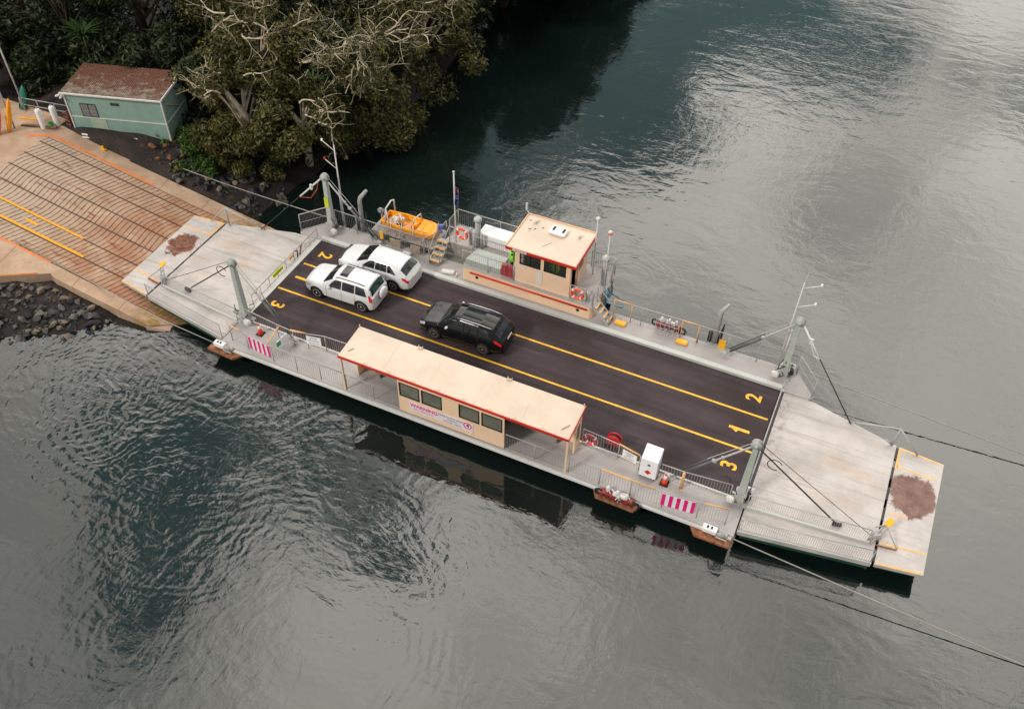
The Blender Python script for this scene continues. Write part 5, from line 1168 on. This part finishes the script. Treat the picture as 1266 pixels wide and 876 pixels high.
    if extra.get('spare'):
        b = MB(); b.lathe((L + .02, .10, .88), [(.28, -.02), (.335, .03), (.335, .15), (.27, .205), (.02, .215)], 28, 'X'); b.build('spare_wheel_cover', paint, e, bevel=0)
        b = MB(); b.torus((L + .06, .10, .88), .338, .012, 'X', 28, 6); b.build('cover_seam', TRIMB, e)
    if extra.get('fin'): b = MB(); q = surf(extra['fin'], 9); b.obox((q.x, 0, q.z + .04), .16, .03, .07, ch=.01); b.build('aerial_fin', paint, e)
    b = MB(); q = (rg_[0] + rg_[1]) / 2
    b.tube([surf(rg_[1] + .01, 8.9) + Vector((.03, 0, .02)), surf(rg_[0] + .12, 8.3) + Vector((.02, 0, .03))], .012, 4); b.build('rear_wiper', TRIMB, e)
    return e, surf, patch
# compact boxy white four-wheel drive with spare wheel on the tailgate
car((-11.36, 1.22, .018), .02, 'boxy white four-wheel drive with a covered spare wheel on its tailgate, in lane 1', 'car', 4.12, .895,
    [(0, .70), (.04, .82), (.25, .95), (.9, 1.06), (1.15, 1.10), (1.78, 1.58), (2.1, 1.645), (3.2, 1.66), (3.82, 1.60), (3.95, 1.45), (4.02, 1.12), (4.10, 1.04), (4.12, .98)],
    [(0, .66), (.1, .82), (.4, .90), (1.2, .98), (3.9, 1.04), (4.12, .95)],
    [(0, .66), (.05, .78), (.15, .88), (.4, .965), (1, 1), (3.6, 1), (3.95, .955), (4.06, .91), (4.12, .82)], [(0, .50), (.3, .72), (1.1, .82), (1.4, .78), (1.9, .70), (3.6, .70), (3.98, .68), (4.12, .80)],
    (.80, 3.44), .345, CWHITE, (1.20, 1.76), (3.865, 4.035), [(1.52, 2.30, 1.92, 2.30), (2.36, 3.08, 2.36, 3.06), (3.14, 3.80, 3.12, 3.60)],
    dict(rails=(1.95, 3.6), sunroof=(2.05, 2.50), spare=1, plate=.52, green=1), tail=(3.86, 4.07, 2.7, 4.6), seams=(1.42, 2.33, 3.1))
# rounded white crossover hatch
car((-10.78, 3.42, .018), .0, 'rounded white hatchback crossover tight against the far kerb in lane 2', 'car', 4.46, .905,
    [(0, .60), (.05, .74), (.3, .90), (1.0, 1.03), (1.2, 1.07), (2.0, 1.50), (2.35, 1.555), (3.2, 1.54), (3.85, 1.43), (4.25, 1.10), (4.36, .98), (4.44, .90), (4.46, .78)],
    [(0, .55), (.12, .74), (.5, .86), (1.3, .96), (3.4, 1.06), (4.2, 1.0), (4.46, .74)],
    [(0, .58), (.06, .72), (.18, .86), (.45, .955), (1, 1), (3.6, 1), (4.15, .94), (4.36, .86), (4.46, .70)], [(0, .40), (.3, .66), (1.1, .80), (1.5, .76), (2.2, .68), (3.4, .67), (3.9, .66), (4.3, .72), (4.46, .7)],
    (.86, 3.52), .335, CWHITE, (1.28, 1.98), (3.90, 4.24), [(1.62, 2.42, 2.10, 2.42), (2.47, 3.15, 2.47, 3.12), (3.19, 3.72, 3.17, 3.30)],
    dict(plate=.80), tail=(4.02, 4.40, 2.9, 4.1), seams=(1.45, 2.44, 3.15))
# large black suv
car((-4.56, 1.22, .018), .02, 'glossy black sport utility car standing alone in the middle lane behind the white cars', 'car', 4.62, .935,
    [(0, .62), (.05, .78), (.3, .94), (.8, 1.04), (1.15, 1.10), (1.85, 1.57), (2.25, 1.665), (3.3, 1.67), (4.0, 1.60), (4.36, 1.22), (4.48, 1.08), (4.58, .98), (4.62, .84)],
    [(0, .66), (.12, .86), (.5, .96), (1.3, 1.04), (3.6, 1.10), (4.3, 1.08), (4.62, .82)],
    [(0, .70), (.06, .80), (.18, .90), (.45, .965), (1, 1), (3.8, 1), (4.3, .95), (4.52, .87), (4.62, .72)], [(0, .50), (.3, .73), (1.1, .81), (1.5, .75), (2.1, .69), (3.6, .70), (4.1, .68), (4.45, .76), (4.62, .72)],
    (.90, 3.58), .35, CBLACK, (1.20, 1.86), (4.14, 4.38), [(1.55, 2.50, 2.05, 2.50), (2.55, 3.28, 2.55, 3.26), (3.33, 4.0, 3.31, 3.70)],
    dict(rails=(2.1, 3.95), chrome=1, plate=.86), rimm=mat('bronze_grey_rim', s2l((140, 124, 118)), .45, .5), tail=(4.14, 4.54, 3.0, 4.2), seams=(1.5, 2.52, 3.3))

# ================================================================== DECK GEAR
def cone(x, y, label):
    e = empty('traffic_cone', (x, y, .03), label, 'traffic cone')
    b = MB(); b.box(-.19, .19, -.19, .19, 0, .03, .008); b.build('base', BLK, e)
    b = MB(); b.lathe((0, 0, .03), [(.15, 0), (.11, .22), (.065, .45), (.035, .62), (.03, .64)], 18); b.build('cone_body', mat('fluorescent_red_orange', s2l((250, 75, 45)), .5), e)
    b = MB(); b.lathe((0, 0, .03), [(.092, .34), (.054, .53)], 18); b.build('reflective_band', WHT, e)
cone(-11.62, -3.15, 'orange and white traffic cone on the walkway beside the near left tower'); cone(9.62, -3.2, 'orange and white traffic cone on the walkway just right of the white cabinet')
def lifebuoy(x, y, z, label, tilt=0., R=.30, m=ORNG):
    e = empty('lifebuoy', (x, y, z), label, 'lifebuoy'); e.rotation_euler = (tilt, 0, 0)
    b = MB(); b.torus((0, 0, 0), R, .085, 'Y', 28, 10); b.build('ring', m, e)
    b = MB()
    for k in range(4): a = math.pi / 4 + k * math.pi / 2; b.torus((0, 0, 0), R, .089, 'Y', 4, 10, a - .14, a + .14)
    b.build('white_band', WHT, e)
    b = MB(); b.torus((0, -.02, 0), R + .10, .012, 'Y', 24, 5); b.build('grab_rope', WHTG, e)
lifebuoy(-5.15, 6.48, 1.75, 'orange lifebuoy hung on the railing beside the flag pole'); lifebuoy(2.12, 4.99, 1.50, 'orange lifebuoy on the railing at the right end of the peach deckhouse')
lifebuoy(5.95, -2.80, .62, 'red and white lifebuoy on the inner rail just right of the passenger shelter', 0, .27, mat('pinkish_red_ring', s2l((205, 80, 84)), .5))
# white cabinet
e = empty('flammables_cabinet', (8.83, -3.0, .03), 'white sloping-topped metal cabinet with a red diamond, on the near walkway rail', 'cabinet')
b = MB(); b._add([(-.38, -.30, .10), (.38, -.30, .10), (.38, .40, .10), (-.38, .40, .10), (-.38, -.30, 1.28), (.38, -.30, 1.28), (.38, .40, 1.52), (-.38, .40, 1.52)], [(0, 3, 2, 1), (4, 5, 6, 7), (0, 1, 5, 4), (1, 2, 6, 5), (2, 3, 7, 6), (3, 0, 4, 7)]); b.build('case', WHT, e, bevel=.015)
b = MB(); b._add([(0, -.306, .30), (.16, -.306, .46), (0, -.306, .62), (-.16, -.306, .46)], [(0, 1, 2, 3)]); b.build('hazard_diamond', RED, e)
b = MB(); b.box(-.06, .06, -.325, -.302, .92, 1.0); b.build('latch', DARK, e)
b = MB()
for sx in (-.33, .33): b.box(sx - .03, sx + .03, -.25, .35, 0, .1)
b.build('feet', DARK, e)
# hose reel
e = empty('fire_hose_reel', (6.93, -2.42, .02), 'red fire hose reel on the road side of the near railing', 'hose reel')
b = MB(); b.lathe((0, -.12, .72), [(.33, -.02), (.34, 0), (.34, .02)], 24, 'Y'); b.lathe((0, .12, .72), [(.33, -.02), (.34, 0), (.33, .02)], 24, 'Y'); b.build('drum_flange', RED, e)
b = MB(); b.lathe((0, 0, .72), [(.27, -.10), (.27, .10)], 24, 'Y'); b.build('hose', BLK, e); b = MB(); b.box(-.05, .05, -.05, .05, 0, .7); b.build('stand', RED, e)
# rescue boat
e = empty('rescue_boat', (-8.45, 6.78, .52), 'yellow orange rescue boat with grey arches and an outboard, stowed beside the far railing', 'boat')
secs = []; L = 3.25
def bsec(u): 
    w_ = .56 * min(1, .82 + .6 * u) if u < .3 else .56 * (1 - max(0, (u - .82)) / .18 * .28); return w_
def shell(zs, inset, z_in=None):
    vs = []; K = 16
    for i in range(K + 1):
        u = i / K; w_ = bsec(u) - inset; x = -L / 2 + L * u * (1 if not inset else .985) + (.03 if inset else 0)
        kz = .10 + (.16 * max(0, u - .75) / .25) ** 1.0
        vs += [(x, -w_ * .25, kz), (x, -w_ * .80, kz + .12), (x, -w_, .50), (x, -w_, .62), (x, w_, .62), (x, w_, .50), (x, w_ * .80, kz + .12), (x, w_ * .25, kz)]
    n = 8; fs = [(i * n + k, i * n + (k + 1) % n, (i + 1) * n + (k + 1) % n, (i + 1) * n + k) for i in range(K) for k in range(n) if k != 3] + [tuple(range(n)), tuple(K * n + k for k in range(n))]
    return vs, fs
vs, fs = shell(0, 0); b = MB(); b._add(vs, fs); hb = b.build('hull', ORNGB, e); so = hb.modifiers.new('t', 'SOLIDIFY'); so.thickness = .07; so.offset = 0
b = MB(); b.prism([(-L / 2 + .1, -.45), (L / 2 - .2, -.47), (L / 2 - .1, -.3), (L / 2 - .1, .3), (L / 2 - .2, .47), (-L / 2 + .1, .45)], .30, .33); b.build('floor', mat('orange_brown_floor', s2l((216, 150, 70)), .6, var=.2, scale=5, grime=.2), e)
b = MB(); b.prism([(.55, -.50), (L / 2 - .04, -.42), (L / 2 - .04, .42), (.55, .50)], .50, .66); b.box(.78, .84, -.4, .4, .66, .69); b.box(1.25, 1.31, -.36, .36, .66, .69); b.obox((.2, -.02, .52), .5, .42, .36, ch=.05); b.build('foredeck', ORNGB, e, bevel=.015)
b = MB(); b.obox((-.95, -.1, .55), .42, .36, .36, ch=.05); b.tube([(-1.2, .1, .4), (-.8, .15, .85), (-.5, -.15, .7)], .04); b.tube([(-1.3, -.3, .4), (-1.0, -.25, .8), (-.6, .2, .6)], .03); b.obox((-.6, .1, .62), .2, .25, .12, rz=.4, ch=.03); b.build('helm', WHTG, e)
b = MB(); b.obox((.12, -.05, .73), .12, .22, .08, rz=.4); b.obox((-.55, -.3, .5), .3, .16, .1, rz=.6); b.tube([(-.2, .3, .4), (.1, -.3, .5), (.3, .2, .5)], .02); b.build('dark_gear', BLK, e)
b = MB(); b.tube([(-1.35, -.56, .55), (-1.3, -.45, 1.45), (-1.2, 0, 1.72), (-1.3, .45, 1.45), (-1.35, .56, .55)], .045, 8); b.tube([(-1.1, -.58, .5), (-1.28, -.45, 1.4)], .03); b.tube([(.15, -.57, .55), (.35, -.2, 1.15), (.5, .2, 1.25), (.35, .57, .55)], .035, 8); b.build('grey_arch', WHTG, e)
b = MB(); b.obox((-1.92, 0, .82), .36, .30, .30, ch=.09); b.obox((-1.86, 0, .35), .14, .12, .75, ch=.03); b.lathe((-1.95, 0, .02), [(.02, -.02), (.10, 0), (.02, .02)], 12, 'X'); b.build('outboard_motor', mat('motor_grey', s2l((140, 140, 138)), .4), e)
b = MB()
for x in (-1.0, -.3, .4): b.tube([(x, -.62, .05), (x + .05, -.60, .9)], .025, 6); b.tube([(x, -.62, .6), (x + .5, -.6, .9), (x + .7, -.6, .62)], .02, 6)
b.build('cradle_frame', WHTG, e)
mb = MB(); mb.obox((-6.62, 6.75, 1.5), .34, .22, .28, rz=.3, ch=.05); mb.obox((-6.5, 6.6, 1.32), .18, .16, .2, ch=.04)
tag(mb.build('canvas_bag', mat('violet_blue_canvas', s2l((110, 120, 190)), .8, var=.2, scale=6)), 'small violet blue canvas bundle tied at the bow end of the rescue boat', 'bag')

# ================================================================== CREW
SKIN = mat('skin', s2l((190, 140, 112)), .6); TROU = mat('navy_trousers', (.012, .014, .025), .8); HAIR = mat('dark_hair', (.02, .014, .01), .7)
def person(loc, rz, label, arms=(.3, .3)):
    e = empty('person', loc, label, 'person', rz=rz)
    V = [(0, 0, .95), (0, 0, 1.12), (0, -.01, 1.36), (0, 0, 1.50), (0, .01, 1.60), (0, .02, 1.70),
         (-.10, 0, .90), (-.11, .02, .50), (-.11, -.02, .10), (-.12, .12, .04), (.10, 0, .90), (.11, .02, .50), (.11, -.02, .10), (.12, .12, .04),
         (-.19, 0, 1.42), (-.25, .02, 1.15), (-.22, .02 + arms[0], 1.02), (.19, 0, 1.42), (.25, .02, 1.15), (.22, .02 + arms[1], 1.02), (-.21, .1 + arms[0], 1.0), (.21, .1 + arms[1], 1.0)]
    Ed = [(0, 1), (1, 2), (2, 3), (3, 4), (4, 5), (0, 6), (6, 7), (7, 8), (8, 9), (0, 10), (10, 11), (11, 12), (12, 13), (2, 14), (14, 15), (15, 16), (2, 17), (17, 18), (18, 19), (16, 20), (19, 21)]
    Rr = [.15, .14, .16, .06, .07, .10, .10, .07, .05, .045, .10, .07, .05, .045, .075, .05, .038, .075, .05, .038, .04, .04]
    me = bpy.data.meshes.new('body'); me.from_pydata(V, Ed, []); o = bpy.data.objects.new('body', me); COL.objects.link(o); o.parent = e
    sk = o.modifiers.new('skin', 'SKIN'); 
    if not me.skin_vertices: me.attributes.new
    for i, sv_ in enumerate(me.skin_vertices[0].data if me.skin_vertices else []): sv_.radius = (Rr[i], Rr[i] * (.75 if i in (1, 2) else 1)); sv_.use_root = (i == 0)
    o.modifiers.new('sub', 'SUBSURF').levels = 1; me.materials.append(TROU)
    b = MB(); b.lathe((0, .02, 1.70), [(.03, -.13), (.075, -.10), (.095, -.02), (.10, .04), (.085, .10), (.03, .13)], 14); b.tube([(0, .11, 1.70), (0, .145, 1.665)], .014, 6); [b.obox((sx * .10, .02, 1.69), .02, .04, .06, ch=.008) for sx in (-1, 1)]
    [b.tube([(sx * .21, .14 + arms[0], 1.0), (sx * .20, .24 + arms[0], .98)], .035, 8, r2=.02) for sx in (-1, 1)]; b.build('head_and_hands', SKIN, e)
    b = MB(); b.lathe((0, .0, 1.74), [(.103, -.03), (.108, .03), (.09, .09), (.03, .125)], 14); b.build('hair', HAIR, e)
    b = MB(); b.lathe((0, 0, 0), [(.19, .92), (.18, 1.1), (.21, 1.34), (.20, 1.44), (.10, 1.52)], 16); vb = b.build('hi_vis_vest', HIVIS, e); vb.scale = (1, .75, 1)
    b = MB(); [b.tube([(sx * .19, 0, 1.42), (sx * .255, .02, 1.15), (sx * .22, .02 + arms[0], 1.02)], [.085, .062, .05], 8) for sx in (-1, 1)]; b.build('sleeves', HIVIS, e)
    return e
person((-1.78, 5.55, .91), -1.2, 'crew member in a lime hi-vis top and dark trousers at the left wheelhouse door'); person((.55, 5.75, .93), 3.0, 'person in a lime hi-vis top behind the right wheelhouse window', (.22, .22))
